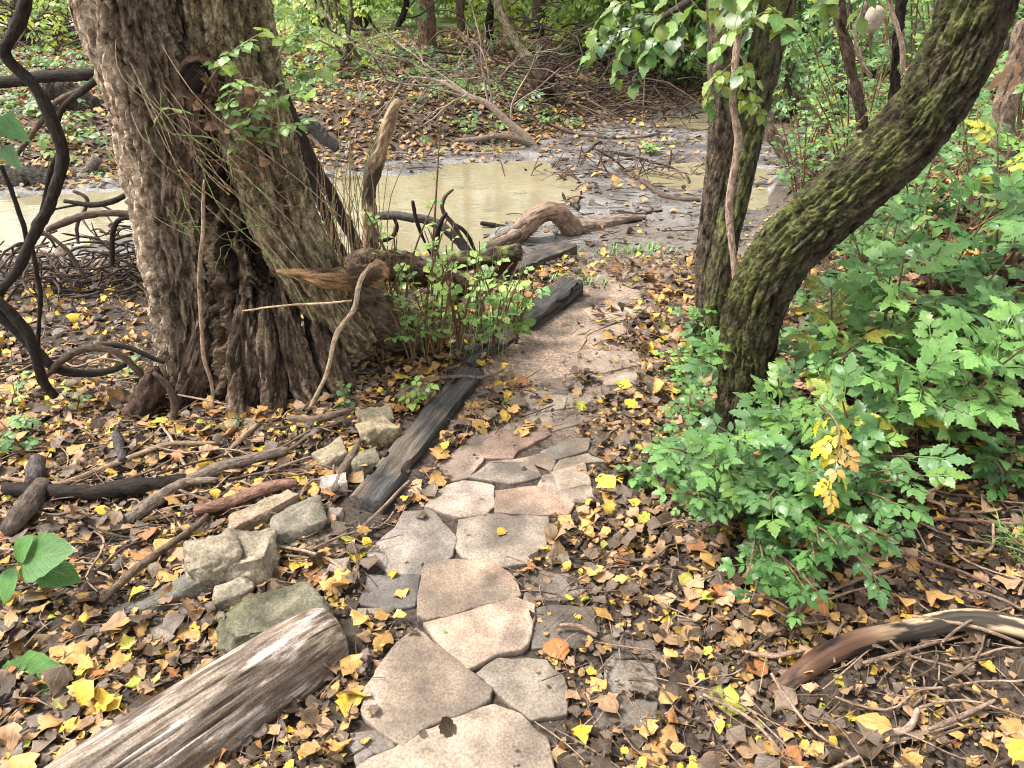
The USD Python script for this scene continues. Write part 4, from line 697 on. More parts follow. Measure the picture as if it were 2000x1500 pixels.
stick("thin_branch", [(880, 440, .012), (905, 452, .014), (925, 480, .012), (938, 515, .008)], BLK, "thin black twig curving beside the right end of arched branch", "branch", y=4.9)
stick("thin_branch", [(735, 470, .010), (765, 465, .014), (775, 440, .012), (768, 425, .01)], BLK, "hooked black twig just right of the broken upright trunk", "branch", y=4.6)
stick("thin_branch", [(808, 395, .010), (815, 440, .012), (826, 470, .010), (845, 500, .008)], BLK, "slim dark twig standing in front of the pool, right of the snag", "branch", y=4.6)
# dark planks and stems right of the big tree
stick("dead_tree", [(528, 150, .04), (560, 210, .042), (592, 275, .042), (622, 335, .04), (655, 400, .04), (690, 470, .038), (720, 540, .035)], BLK, "black leaning dead stem just right of the big tree, farther one", "dead trunk", y=4.6, sides=14)
stick("dead_tree", [(520, 200, .032), (552, 250, .034), (578, 300, .034), (606, 355, .033), (640, 430, .03), (680, 520, .028)], BLK, "black leaning dead stem touching the big tree's right side", "dead trunk", y=4.3, sides=14)
stick("dark_plank", [(590, 230, .06), (625, 262, .07), (660, 290, .05)], (.05, .045, .04), "short dark grey board leaning on the far bank right of the big tree", "board", y=7.6, sides=8)
# sticks lying among the leaves on the left
STK = [([(0, 962, .03), (100, 962, .036), (220, 958, .036), (310, 948, .034), (365, 935, .025)], BLK, "black charred branch lying across the left edge"),
       ([(250, 1015, .026), (300, 980, .032), (380, 935, .03), (470, 905, .028), (560, 880, .018)], (.13, .10, .078), "grey cracked branch crossing over the black charred branch"),
       ([(380, 1000, .02), (430, 985, .028), (490, 968, .028), (545, 950, .026), (580, 945, .018)], (.15, .085, .06), "flaky reddish brown branch above the flat tan slab"),
       ([(20, 1045, .035), (45, 1005, .045), (70, 970, .045), (80, 950, .04)], (.075, .058, .047), "stubby dark log end with a knot at the far left"),
       ([(200, 1175, .012), (270, 1120, .017), (340, 1070, .017), (410, 1010, .012)], (.10, .07, .05), "long brown stick slanting above the grey stone wedge"),
       ([(0, 940, .010), (90, 945, .014), (200, 915, .014), (330, 870, .012), (430, 862, .008)], (.21, .145, .095), "pale brown stick running from left edge toward the tree foot"),
       ([(420, 935, .014), (300, 945, .02), (180, 958, .02)], (.14, .10, .075), "brown half buried stick beside the black charred branch"),
       ([(70, 900, .035), (66, 925, .042), (62, 945, .03)], (.06, .05, .045), "short dark stump of a branch under the three leaved seedling"),
       ([(230, 850, .02), (236, 880, .024), (240, 905, .02)], (.05, .042, .04), "short black upright stub among leaves in front of the tree"),
       ([(310, 830, .006), (345, 875, .008), (365, 920, .008), (385, 950, .006)], (.24, .175, .13), "thin pale twig pointing down in front of the big tree"),
       ([(440, 890, .008), (480, 850, .014), (510, 825, .010)], (.21, .15, .10), "short split tan stick at the foot of the big tree"),
       ([(545, 890, .006), (610, 850, .010), (700, 815, .008)], (.10, .075, .06), "thin dark stick on the litter right of the tree foot"),
       ([(560, 815, .014), (620, 818, .018), (690, 800, .012)], (.12, .09, .07), "brown stick lying along the right foot of the big tree"),
       ([(650, 960, .018), (665, 920, .022), (690, 880, .016), (700, 862, .01)], (.11, .08, .06), "dark stick leaning between the rocks left of the timber"),
       ([(700, 1040, .006), (760, 985, .008), (800, 945, .006)], (.17, .12, .09), "thin brown twig lying over the near end of the timber"),
       ([(855, 740, .010), (900, 738, .012), (945, 742, .010), (985, 725, .006)], (.12, .09, .07), "forked twig lying over the far end of the near timber"),
       ([(1010, 565, .012), (1060, 562, .014), (1110, 572, .010)], (.16, .12, .09), "brown stick on the leaves behind the rotted timber"),
       ([(1095, 1222, .007), (1130, 1226, .009), (1165, 1245, .008)], (.18, .12, .085), "crooked twig on the dark stone right of the paving"),
       ([(1450, 1275, .008), (1510, 1285, .009), (1570, 1275, .006)], (.24, .16, .11), "pale stick on the mud left of the burnt branch"),
       ([(1610, 1160, .006), (1690, 1130, .008), (1760, 1110, .006)], (.16, .105, .075), "brown twig lying below the shrubs at right"),
       ([(1540, 1205, .010), (1570, 1185, .012), (1585, 1175, .008)], (.13, .09, .07), "short thick brown stick near the shrub's lowest leaves"),
       ([(1700, 1040, .005), (1800, 1020, .007), (1950, 1025, .006), (2030, 1035, .004)], (.14, .08, .06), "long reddish twig on the leaves at right edge"),
       ([(1760, 1090, .004), (1860, 1120, .006), (1960, 1160, .004)], (.12, .07, .055), "thin dark red twig slanting down at the right"),
       ([(1700, 1430, .008), (1770, 1425, .011), (1790, 1390, .008)], (.26, .19, .15), "greyish curved twig among leaves under the burnt branch"),
       ([(1810, 1430, .006), (1870, 1405, .009), (1940, 1375, .006)], (.17, .12, .09), "brown twig at lower right, right of the curved grey one"),
       ([(1985, 690, .012), (1965, 740, .014), (1945, 800, .012)], (.33, .27, .22), "pale bare twig standing at the right edge"),
       ([(1750, 600, .010), (1830, 590, .014), (1900, 640, .010)], (.2, .14, .1), "dry brown branch lying in the shrubs at right"),
       ([(1660, 485, .010), (1720, 492, .013), (1790, 505, .010)], (.3, .2, .15), "pinkish brown dead branch in the shrubs right of the curved trunk"),
       ([(1180, 295, .02), (1230, 305, .03), (1290, 322, .02)], BLK, "black branch lying in the far mud") ,
       ([(1130, 320, .012), (1150, 295, .02), (1170, 280, .016), (1195, 310, .012)], BRN, "crooked brown branch sticking out of the mud flat"),
       ([(1215, 330, .02), (1260, 360, .03), (1310, 385, .03), (1370, 392, .02)], BRN, "long brown branch lying on the mud left of the twin stems"),
       ([(1350, 300, .02), (1372, 320, .03), (1378, 345, .028)], (.13, .1, .08), "hooked branch rising from mud against the twin stem tree"),
       ([(1200, 410, .014), (1245, 418, .02), (1290, 412, .014)], BLK, "black forked stick on the mud right of driftwood"),
       ([(1090, 370, .014), (1110, 395, .018), (1125, 410, .012)], BLK, "black twig standing in mud behind the driftwood, left one"),
       ([(1135, 370, .012), (1130, 400, .016), (1128, 412, .012)], BLK, "black twig standing in mud behind the driftwood, right one"),
       ([(1060, 240, .02), (1200, 270, .025), (1290, 262, .02)], (.08, .06, .05), "dark branch on the far shore beyond the mud"),
       ([(1660, 465, .05), (1700, 440, .06), (1760, 430, .05)], (.05, .04, .035), "black rotten log behind the curved trunk")]
for rows, col, lab in STK: stick("fallen_branch" if max(r[2] for r in rows) > .015 else "fallen_twig", [(q[0], q[1], q[2] * .74) for q in rows], col, lab, "branch" if max(r[2] for r in rows) > .015 else "twig", sides=12 if rows[0][1] > 700 else 7, lift=.028 if rows[0][1] > 700 else .0)
# heaps of dead twigs
def heap(name, cen, size, n, rmin, rmax, seed, col, label, cat, dz=.0, lean=.35):
    rng = np.random.default_rng(seed); mb = MB()
    for k in range(n):
        p = cen + rng.normal(size=3) * np.array(size) * .5; p[2] = float(H(p[0], p[1])) + abs(rng.normal()) * size[2] * .6 + dz; L = rng.uniform(.15, .6) * max(size[0], size[1]) * .8
        d = unit([rng.normal(), rng.normal() * .7, rng.normal() * lean]); b = rng.normal(size=3) * L * .18
        q = [np.append(p - d * L / 2, rng.uniform(rmin, rmax)), np.append(p + b, rng.uniform(rmin, rmax)), np.append(p + d * L / 2 + b * .5, rmin * .6)]
        twig(mb, q, np.array(col) * rng.uniform(.5, 1.8), 4, 6)
    mb.build(name, "twig_bark", label=label, cat=cat, kind="stuff")
heap("brush_heap", on(222, 560), (.72, .36, .26), 300, .003, .009, 3, (.05, .037, .03), "tangled heap of black twigs beside the water left of the big tree", "brush heap")
heap("brush_heap", on(1130, 140), (2.0, 1.2, .6), 190, .005, .015, 4, (.05, .037, .03), "dark pile of dead brush on the far bank in the middle", "brush heap")
heap("brush_heap", on(1230, 340), (1.1, .5, .10), 90, .004, .012, 6, (.10, .07, .055), "scatter of broken twigs and leaves in the middle of the mud", "brush heap")
heap("brush_heap", on(1160, 210), (3.0, 1.0, .2), 220, .004, .012, 8, (.09, .065, .05), "low litter of dead twigs along the far shore", "brush heap")
heap("brush_heap", on(100, 95), (1.6, .8, .5), 130, .006, .018, 9, (.06, .04, .032), "dark brushwood under the lawn's edge at top left", "brush heap")
# twigs arching over the water left of the big tree
rng = np.random.default_rng(9)
for k, (rows, lab) in enumerate([([(90, 445, .014), (150, 422, .018), (215, 418, .018), (290, 425, .02)], "dark branch reaching left over the water, lowest of three"), ([(130, 395, .010), (180, 398, .014), (230, 385, .014), (262, 368, .016)], "dark branch over the water, upper one touching the big tree"), ([(80, 450, .010), (110, 470, .012), (140, 500, .012), (165, 540, .01)], "black twig dropping toward the brush heap"), ([(215, 520, .012), (218, 450, .014), (235, 425, .012), (270, 430, .012)], "black hooked twig standing in the brush heap"), ([(150, 480, .008), (152, 430, .010), (165, 385, .010), (140, 370, .008)], "thin twig curling above the water beside the brush heap"), ([(255, 370, .012), (258, 400, .014), (262, 440, .012)], "short black twig hanging by the big tree over the water")]):
    stick("overhanging_branch", rows, BLK if k % 2 else BRN, lab, "branch", y=3.6 + .1 * k)
# the bare grey dead tree lying down the far bank, and far bank things
dead = thing("dead_tree", "bare grey fallen tree with fine twigs, its foot in the far mud", "dead tree", loc=on(1048, 292))
mb = MB(); v, f, l, nn = tube(PR([(1050, 294, 9.0, .05), (1020, 262, 9.05, .05), (985, 232, 9.1, .045), (955, 205, 9.15, .04), (910, 185, 9.2, .03), (860, 160, 9.3, .02), (800, 150, 9.4, .012)]), 60, 12, lambda th, s, p, r: .012 * (fb(p * 12, 3, 3) - .5)); mb.add(v, f, (.21, .165, .125), l); mb.build("trunk", "twig_bark", dead)
mb = MB(); v, f, l, nn = tube(PR([(1046, 290, 9.0, .04), (1010, 272, 8.9, .035), (975, 266, 8.85, .032), (930, 272, 8.8, .03), (890, 274, 8.8, .02)]), 40, 10, lambda th, s, p, r: .010 * (fb(p * 12, 3, 3) - .5)); mb.add(v, f, (.15, .115, .09), l); mb.build("limb", "twig_bark", dead)
mb = MB(); rng = np.random.default_rng(19)
def ramify(p, d, L, r, depth):
    q = [np.append(p, r)]; e = p
    for t in range(3): d = unit(d + rng.normal(size=3) * .22); e = e + d * L / 3; q.append(np.append(e, r * (1 - .2 * (t + 1))))
    twig(mb, q, np.array((.25, .20, .155)) * rng.uniform(.6, 1.3), 4, 6)
    if depth:
        for k in range(rng.integers(2, 4)): ramify(q[rng.integers(1, 4)][:3], unit(d + rng.normal(size=3) * .55), L * rng.uniform(.55, .8), r * .6, depth - 1)
for (u0, v0, dx, dz, L) in [(985, 232, -.6, .5, .8), (955, 205, -.3, .8, .7), (930, 195, -.9, .25, .9), (900, 180, -.5, .7, .7), (870, 165, -1, .1, .8), (840, 155, -.8, .5, .7), (1000, 245, .1, 1, .6), (960, 210, .2, .9, .7), (910, 186, -1, -.15, .8)]:
    ramify(W(u0, v0, 9.15), unit([dx, .1, dz]), L, .016, 3)
mb.build("twig", "twig_bark", dead, kind="stuff")
def simple_tree(name, rows, col, label, cat="tree", y=9.0, sides=12, group=None, amp=.02, matn="old_bark", crown=None):
    base = PR([tuple(rows[0])])[0][:3]; r = thing(name, label, cat, group, base)
    mb = MB(); v, f, l, nn = tube(PR([tuple(q) for q in rows]), 70, sides, barky(amp, 16, 3, len(label), .06, 3)); mb.add(v, f, np.array(col) * (.7 + .6 * fb(v * 10, 3, 2))[:, None], l); mb.build("trunk", matn, r)
    if y_crown := (rows[0][2] > 10):
        rg = np.random.default_rng(len(label) * 7 + int(rows[0][0])); mc = MB(); tip = PR([tuple(rows[-1])])[0][:3]; bt = base; ax_ = unit(tip - bt); ml = MB()
        up_ = [np.append(tip + ax_ * t_, rows[-1][3] * (1 - t_ / 7.5)) for t_ in (0, 2, 4, 6.5)]; vv, ff, ll, _ = tube(up_, 16, 8); ml.add(vv, ff, np.array(col), ll)
        cl_ = tip + ax_ * 3 + rg.normal(size=(9, 3)) * np.array([1.1, 1.1, 1.5])
        for c_ in cl_: twig(ml, [np.append(tip + ax_ * rg.uniform(.2, 4), .035), np.append(lerp(tip + ax_ * 2, c_, .6) + rg.normal(size=3) * .2, .022), np.append(c_, .008)], np.array(col), 5, 8)
        for k_ in range(130):
            p_ = cl_[rg.integers(9)] + rg.normal(size=3) * np.array([.55, .55, .4]); az_ = rg.uniform(0, 6.28)
            vv, ff, uu = put_leaf(FAR_LEAF[rg.integers(len(FAR_LEAF))], p_, (math.cos(az_), math.sin(az_), -.3 + rg.normal() * .4), np.array([0, -.3, 1]) + rg.normal(size=3) * .4, rg.uniform(.25, .45)); mc.add(vv, ff, leaf_col(uu, CROWN[rg.integers(3)], rg), uu)
        ml.build("limbs", matn, r); mc.build("crown", "green_leaf", r, kind="stuff")
    return r
CROWN = [np.array(x) for x in ((.09, .18, .04), (.14, .24, .04), (.07, .15, .04))]
MIDB = (.10, .075, .055)
FT = [([(838, 140, 12.6, .17), (836, 100, 12.6, .15), (832, 40, 12.6, .145), (828, -40, 12.6, .14), (822, -250, 12.6, .12)], (.13, .085, .06), "reddish brown straight trunk on the far bank left of centre"),
      ([(1098, 206, 10.6, .07), (1085, 175, 10.6, .075), (1060, 150, 10.6, .075), (1035, 120, 10.7, .075), (1010, 85, 10.9, .07), (985, 40, 11.2, .07), (960, -30, 11.5, .06)], (.10, .085, .055), "bent slender trunk leaning left across the dark brush pile"),
      ([(1040, 110, 14.5, .14), (1048, 60, 14.5, .13), (1052, 10, 14.5, .12), (1058, -150, 14.5, .10)], MIDB, "grey brown trunk behind the brush pile"),
      ([(1190, 190, 12.6, .05), (1172, 150, 12.6, .055), (1178, 100, 12.6, .055), (1192, 20, 12.6, .05), (1200, -100, 12.6, .05)], BLK, "slim black stem on the far bank right of the brush pile"),
      ([(1135, 90, 15.5, .13), (1128, 55, 15.5, .12), (1110, 10, 15.5, .11), (1085, -60, 15.5, .1)], (.06, .045, .035), "dark leaning trunk at the top centre, behind the leafy bough"),
      ([(1300, 180, 12.8, .09), (1315, 130, 12.8, .12), (1330, 95, 12.8, .12), (1325, 20, 12.8, .11), (1320, -120, 12.8, .1)], (.09, .07, .05), "brown trunk on the far shore left of the twin stems"),
      ([(690, 60, 14.5, .07), (700, 20, 14.5, .07), (710, -60, 14.5, .06)], MIDB, "thin trunk on the far bank, right of the big tree's top"),
      ([(905, 90, 15.0, .08), (900, 40, 15.0, .08), (898, -80, 15.0, .07)], (.14, .1, .08), "pale thin trunk at top centre left of the leaning bent one"),
      ([(965, 110, 13.8, .06), (955, 60, 13.8, .06), (962, 0, 13.8, .06), (970, -120, 13.8, .05)], BLK, "thin dark trunk at the left edge of brush pile"),
      ([(30, 75, 12.5, .13), (34, 40, 12.5, .13), (42, -60, 12.5, .12)], MIDB, "grey trunk at the top left behind the vine"),
      ([(1965, 400, 3.9, .06), (1955, 300, 3.9, .065), (1962, 220, 3.9, .06), (1985, 140, 3.9, .055), (2010, 40, 3.9, .05)], (.19, .14, .11), "rough greyish trunk behind the curved tree at right edge"),
      ([(1690, 270, 4.9, .03), (1672, 170, 4.9, .034), (1655, 90, 4.9, .034), (1640, 20, 4.9, .03), (1630, -80, 4.9, .03)], (.07, .048, .036), "slim dark reddish stem among the leaves left of the hanging nest"),
      ([(1740, 330, 5.0, .03), (1745, 200, 5.0, .03), (1750, 90, 5.0, .03), (1770, -40, 5.0, .03)], BLK, "black slim stem in the leaves behind the curved trunk"),
      ([(1600, 420, 5.6, .045), (1560, 340, 5.8, .05), (1500, 250, 6.0, .045), (1480, 200, 6.1, .04)], (.09, .07, .05), "leaning dark trunk emerging low behind the twin stem tree"),
      ([(1420, 170, 13.2, .08), (1385, 60, 13.2, .07), (1370, -60, 13.2, .06)], MIDB, "distant trunk seen just left of the twin stem tree"),
      ([(640, 45, 15.0, .05), (655, 0, 15.0, .05), (670, -80, 15.0, .05)], (.08, .06, .045), "thin leaning trunk beside the big tree at the top"),
      ([(760, 90, 14.0, .05), (790, 20, 14.0, .05), (800, -80, 14.0, .05)], BLK, "thin black trunk left of the reddish brown one")]
for rows, col, lab in FT: simple_tree("slim_tree", rows, col, lab)
stick("thin_sapling", [(1808, 130, .014), (1806, 90, .014), (1790, 40, .013), (1772, -30, .013)], (.25, .18, .13), "thin tan sapling stem leaning on the curved trunk's upper side", "sapling", y=2.5) if False else None
stick("tan_sapling", [(1762, 140, .009), (1764, 90, .009), (1752, 35, .0085), (1735, -30, .008)], (.26, .19, .14), "thin tan sapling stem behind the upper side of the curved trunk", "sapling", y=2.9)
stick("tan_sapling", [(1700, 150, .007), (1674, 105, .007), (1672, 60, .007), (1690, 20, .007), (1705, -30, .007)], (.27, .2, .15), "thin tan forked sapling stem in front of the nest", "sapling", y=3.0)
stick("dark_stump", [(1040, 205, .14), (1052, 180, .13), (1065, 155, .12), (1080, 130, .05)], (.05, .032, .024), "dark hollow leaning stump in front of the far brush pile", "stump", y=10.6, sides=20, mat_="old_bark", amp=.4)
stick("tan_log", [(1130, 150, .06), (1165, 175, .06), (1205, 205, .05)], (.22, .14, .09), "tan rotten log slanting down on the far bank", "log", y=11.5)
stick("dark_bank_log", [(90, 165, .12), (140, 190, .14), (180, 215, .13), (195, 245, .1)], (.045, .038, .032), "black rotten log on the far bank between vine and big tree", "log", y=9.0, sides=16, mat_="old_bark")
stick("dark_bank_log", [(10, 362, .13), (60, 356, .15), (120, 360, .13)], (.05, .045, .04), "thick black log at the far water's edge at the left", "log", y=7.3, sides=16, mat_="old_bark")
stick("pale_root", [(130, 350, .05), (165, 340, .055), (190, 310, .05)], (.11, .09, .075), "bent grey root at the far water's edge left of the big tree", "root", y=7.6)
# hanging wasp nest
nest = MB(); nc = W(1707, 38, 3.2); th, ph = np.meshgrid(np.linspace(0, 2 * np.pi, 25)[:-1], np.linspace(0, np.pi, 15))
rr = .038 * np.sin(ph) ** .8 * (1 - .35 * (ph / np.pi) ** 2) * (1 + .1 * (fb(np.stack([np.cos(th) * 2, np.sin(th) * 2, ph * 2], -1), 3, 2) - .5)); nv = np.stack([rr * np.cos(th), rr * np.sin(th), .05 * np.cos(ph)], -1).reshape(-1, 3) + nc
i, j = np.meshgrid(np.arange(14), np.arange(24), indexing="ij"); nf = np.stack([i * 24 + j, (i + 1) * 24 + j, (i + 1) * 24 + (j + 1) % 24, i * 24 + (j + 1) % 24], -1).reshape(-1, 4)
nest.add(nv, nf, (.235, .20, .155), nv).build("hanging_nest", "nest_paper", label="grey papery egg shaped nest hanging among the leaves at the top", cat="nest")
hl = thing("hanging_dry_leaf", "tan withered lobed leaves hanging at the right beside the curved trunk", "dry leaf", loc=W(1960, 150, 2.7))
for k, (u0, v0, L, dx) in enumerate([(1976, 120, .115, -.42), (1988, 126, .10, .12)]):
    v, f, l = blade(11, 3, "lobed", 1, .17, .5, .5, .1, .15, .05, np.random.default_rng(k), .3); v = (v @ frame((dx, 0, -1), (0.2, -1, .2))) * L + W(u0, v0, 2.7); MB().add(v, f, (.42, .25, .15), l).build("leaf", "dead_leaf", hl)
rub = MB(); 
for k, (u, v, s) in enumerate([(1500, 247, .12)]): vv, f, cc = rock_mesh(on(u, v, .03), (s * 1.6, s, s * .5), .2, 33, 0, (.8, .8, .8)); MB().add(vv, f, np.full((len(vv), 3), .78)).build("white_scrap", "nest_paper", label="small white scrap of litter at the far pool's edge behind the twin stems", cat="litter")
for k, (u, v, s) in enumerate([(580, 285, .08)]): vv, f, cc = rock_mesh(W(u, v, 7.4), (s, s, s * 1.6), .2, 34, 0, (.8, .8, .8)); MB().add(vv, f, np.full((len(vv), 3), .7)).build("white_scrap", "nest_paper", label="white scrap between the two black leaning stems beside the big tree", cat="litter")

# ------------------------------------------------------------------ shrubs on the right bank
SH_GREEN = [np.array(x) for x in ((.095, .20, .055), (.115, .235, .06), (.07, .15, .045), (.145, .26, .055), (.08, .17, .06))]
SH_DARK = [np.array(x) for x in ((.05, .135, .03), (.07, .17, .036), (.042, .11, .028))]
SH_BRIGHT = [np.array(x) for x in ((.145, .28, .075), (.17, .315, .08), (.12, .245, .065))]
def shrub(base, hgt, n, L, nst, seed, label, pal=SH_GREEN, lean=(-.15, -.2), yellow=0.0, tmpls=None, spread=.5, group="leafy shrubs covering the right bank", droop=-.05, merge=False, name="leafy_shrub", cat="shrub", t0=.3):
    rng = np.random.default_rng(seed); r = thing(name, label, cat, group, base); mg = (MB(), MB()) if merge else None
    for k in range(nst):
        a = rng.uniform(0, 6.28); tip = base + np.array([lean[0] + spread * math.cos(a) * rng.uniform(.3, 1), lean[1] + spread * math.sin(a) * rng.uniform(.3, 1), 1.0 * rng.uniform(.7, 1.1)]) * hgt
        mid = lerp(base, tip, .5) + np.array([0, 0, .12 * hgt]) + rng.normal(size=3) * .03 * hgt
        spray(r, [base + rng.normal(size=3) * [.01, .01, 0] - [0, 0, .02], mid, tip], .004 + .004 * hgt, max(2, n // nst), L, tmpls or NEAR_LEAF, rng, pal, yellow if isinstance(yellow, (int, float)) else yellow[k % len(yellow)], droop, mg, (.14, .085, .05), t0)
    if merge: mg[0].build("foliage", "green_leaf", r, kind="stuff"); mg[1].build("stem", "twig_bark", r, kind="stuff")
    return r
SHRUBS = [  # u, v of the foot, height, leaves, leaf length, stems, palette, lean, label
    (1475, 1060, .24, 44, .10, 8, SH_DARK, (-.3, -1.7), "low glossy dark green shrub hanging over the bank edge, lowest of the greenery"),
    (1560, 1030, .28, 40, .11, 7, SH_DARK, (-.1, -1.3), "dark glossy shrub hanging over the bank right of the lowest greenery"),
    (1520, 985, .32, 46, .13, 6, SH_GREEN, (-.3, -.9), "fresh green shrub between the glossy overhanging ones and the trunk's foot"),
    (1420, 1010, .24, 40, .10, 6, SH_GREEN, (-.5, -.8), "small leaved green shrub at the left corner of the bank edge"),
    (1600, 985, .30, 44, .13, 6, SH_GREEN, (0, -.8), "green shrub just under the yellow spray at the bank edge"),
    (1440, 960, .32, 50, .15, 5, SH_GREEN, (-.5, -.5), "mid green shrub at the left front of the bank, below the curved trunk"),
    (1340, 940, .16, 34, .09, 5, SH_GREEN, (-.5, -.2), "small leaved low plant spreading toward the path left of the shrubs"),
    (1530, 900, .36, 46, .16, 5, SH_GREEN, (-.2, -.4), "leafy shrub directly in front of the curved trunk's foot"),
    (1650, 930, .36, 40, .17, 5, SH_GREEN, (-.1, -.4), "green shrub carrying a yellow mottled spray, front centre of the bank"),
    (1760, 870, .40, 34, .19, 4, SH_BRIGHT, (-.1, -.5), "bright large leaved shrub at the front right of the greenery"),
    (1860, 830, .42, 30, .20, 4, SH_BRIGHT, (0, -.3), "bright green shrub farthest right in front, leaves drooping over bare litter"),
    (1500, 800, .30, 44, .14, 5, SH_GREEN, (-.6, -.2), "shrub hugging the left side of the curved trunk's foot"),
    (1620, 800, .42, 50, .18, 5, SH_GREEN, (0, -.2), "dense shrub right of the curved trunk's foot"),
    (1720, 740, .48, 46, .20, 5, SH_BRIGHT, (0, -.3), "tallest bright shrub in the middle of the bank"),
    (1840, 720, .45, 40, .19, 5, SH_GREEN, (.1, -.2), "shrub with long toothed leaves right of the tallest bright one"),
    (1960, 700, .40, 26, .18, 4, SH_DARK, (0, -.2), "dark shrub by the bare twig at the right edge"),
    (1390, 690, .30, 40, .13, 5, SH_GREEN, (-.5, -.1), "light shrub reaching over the path left of the trunks"),
    (1580, 660, .40, 46, .15, 5, SH_GREEN, (0, -.1), "shrub under the overhang of the curved trunk"),
    (1690, 620, .45, 46, .17, 5, SH_GREEN, (0, -.1), "shrub behind the tallest bright one, near the dead pinkish branch"),
    (1820, 590, .50, 44, .18, 5, SH_DARK, (0, -.1), "dark leaved shrub around the dry branch right of centre of the bank"),
    (1950, 560, .55, 44, .18, 5, SH_GREEN, (0, -.1), "shrub with a yellow leaf at the right edge, half way up the picture"),
    (1650, 520, .5, 50, .15, 5, SH_GREEN, (.1, -.1), "shrub right behind the bend of the curved trunk"),
    (1770, 480, .55, 50, .16, 5, SH_GREEN, (.1, 0), "shrub in the shade below the leaning curved trunk"),
    (1900, 450, .6, 54, .17, 5, SH_GREEN, (0, 0), "broad shrub at the right, level with the middle of curved trunk"),
    (2010, 400, .6, 44, .18, 5, SH_GREEN, (-.2, 0), "shrub at the right edge below the hanging dry leaves"),
    (1870, 350, .7, 54, .16, 5, SH_GREEN, (0, 0), "shrub just right of the curved trunk's upper half"),
    (1985, 300, .8, 50, .17, 5, SH_BRIGHT, (-.1, 0), "bright shrub behind the rough greyish trunk at upper right"),
    (1960, 960, .14, 18, .12, 3, SH_DARK, (-.3, 0), "tiny dark seedling cluster on the litter at the right edge"),
    (2040, 620, .5, 40, .19, 4, SH_GREEN, (-.3, -.2), "shrub cut by the right edge above the bare twig"),
]
for k, (u, v, h, n, L, st, pal, lean, lab) in enumerate(SHRUBS):
    shrub(on(u, v), h, int(n * (.95 if v > 690 else .62)), L * (1.14 if v > 690 else 1.1), st, 500 + k, lab, pal, lean, yellow=.0 if k not in (8, 20, 12) else ([0, 0, .95, 0, .8] if k == 8 else [0, .9, 0, 0, 0]))
ys = thing("yellow_spray", "spray of yellow and brown spotted leaves drooping from the front shrubs", "leaf spray", loc=W(1620, 800, 1.95))
spray(ys, [W(1600, 790, 1.8), W(1640, 850, 1.62), W(1615, 960, 1.5)], .004, 10, .12, NEAR_LEAF, np.random.default_rng(77), [np.array((.60, .45, .02)), np.array((.70, .50, .02)), np.array((.25, .34, .04)), np.array((.45, .26, .08))], .75, -.35)
MIDS = [  # behind the trunks
    (1560, 450, .8, 60, .15, "mid distance shrub between twin stems and curved trunk, lowest"), (1640, 400, 1.0, 64, .16, "leafy shrub left of the curved trunk's middle"), (1560, 360, .9, 60, .15, "shrub by the far pool right of the twin stems"),
    (1680, 320, 1.2, 70, .17, "tall shrub above the curved trunk's left flank"), (1600, 290, 1.1, 64, .16, "tall shrub behind the right hand dark stem of the twin tree"), (1760, 260, 1.3, 70, .17, "tall shrub under the hanging nest"),
    (1560, 250, 1.0, 60, .14, "far shrub leaning over the end of the creek"), (1700, 210, 1.5, 80, .17, "tall leafy bush right of slim reddish stem"), (1640, 190, 1.5, 80, .16, "tall leafy bush left of slim reddish stem"), (1820, 190, 1.4, 70, .17, "bush hidden behind the upper curved trunk")]
for k, (u, v, h, n, L, lab) in enumerate(MIDS): shrub(on(u, v), h, int(n * 1.1), L * .95, 7, 560 + k, lab, SH_GREEN + SH_DARK[:1], (-.15, -.15), [0, 0, .5, 0, 0, 0, .3], tmpls=MID_LEAF, spread=.55, group="bushes behind the leaning trunks")
# ------------------------------------------------------------------ weeds in the middle and seedlings
WD = [np.array(x) for x in ((.18, .32, .075), (.23, .37, .08), (.15, .29, .09), (.27, .38, .08))]
for k, (u, v, h, n, L, lean, lab) in enumerate([(735, 690, .62, 12, .07, (.1, 0), "tall thin weed stem, leftmost, against the dark fallen trunk"), (790, 690, .75, 14, .07, (.08, 0), "tall weed with tufted top standing before the fallen limb"), (835, 700, .85, 16, .075, (.06, 0), "tallest weed stem in the middle clump"), (800, 715, .30, 24, .13, (0, -.1), "broad leaved weed low at the near left of the clump"), (850, 700, .42, 34, .10, (0, 0), "bushy weed in the middle of clump behind the near timber"), (900, 690, .45, 36, .10, (.1, 0), "bushy weed at the right of the clump"), (965, 680, .36, 44, .11, (.15, 0), "low pale weed spilling over the sunken timber"), (1005, 672, .28, 44, .10, (.25, 0), "low pale weed at the right end, by the path"), (930, 640, .42, 34, .09, (.1, 0), "weed behind the sunken timber"), (985, 620, .25, 26, .08, (.1, 0), "weed just before the rotted timber"), (870, 650, .5, 34, .09, (0, 0), "weed at the back of the clump"), (770, 640, .5, 18, .08, (0, 0), "spindly weed at back left of the clump"), (650, 470, .34, 10, .10, (.05, 0), "bright leaf tuft on a thin stem at the edge of the pool")]):
    shrub(on(u, v), h * 1.1, int(n * .62) if n > 18 else n, L * .98, 2 if n < 18 else 6, 620 + k, lab, WD, lean, 0, THREE_LEAF if k not in (3,) else NEAR_LEAF, .34, "weeds growing between the fallen trunk and the timbers", -.1, name="weed", cat="weed", t0=.3 if n > 18 else .15)
mb = MB(); rng = np.random.default_rng(6)
for k in range(90):
    g = on(rng.uniform(720, 1010), rng.uniform(630, 715)); L = rng.uniform(.15, .5); d = rng.normal(size=3) * .12 + [.05, 0, 1]
    twig(mb, [np.append(g, .0022), np.append(g + d * L * .5, .002), np.append(g + d * L + rng.normal(size=3) * .03, .001)], (.20, .26, .09) if k % 3 else (.30, .22, .12), 3, 6)
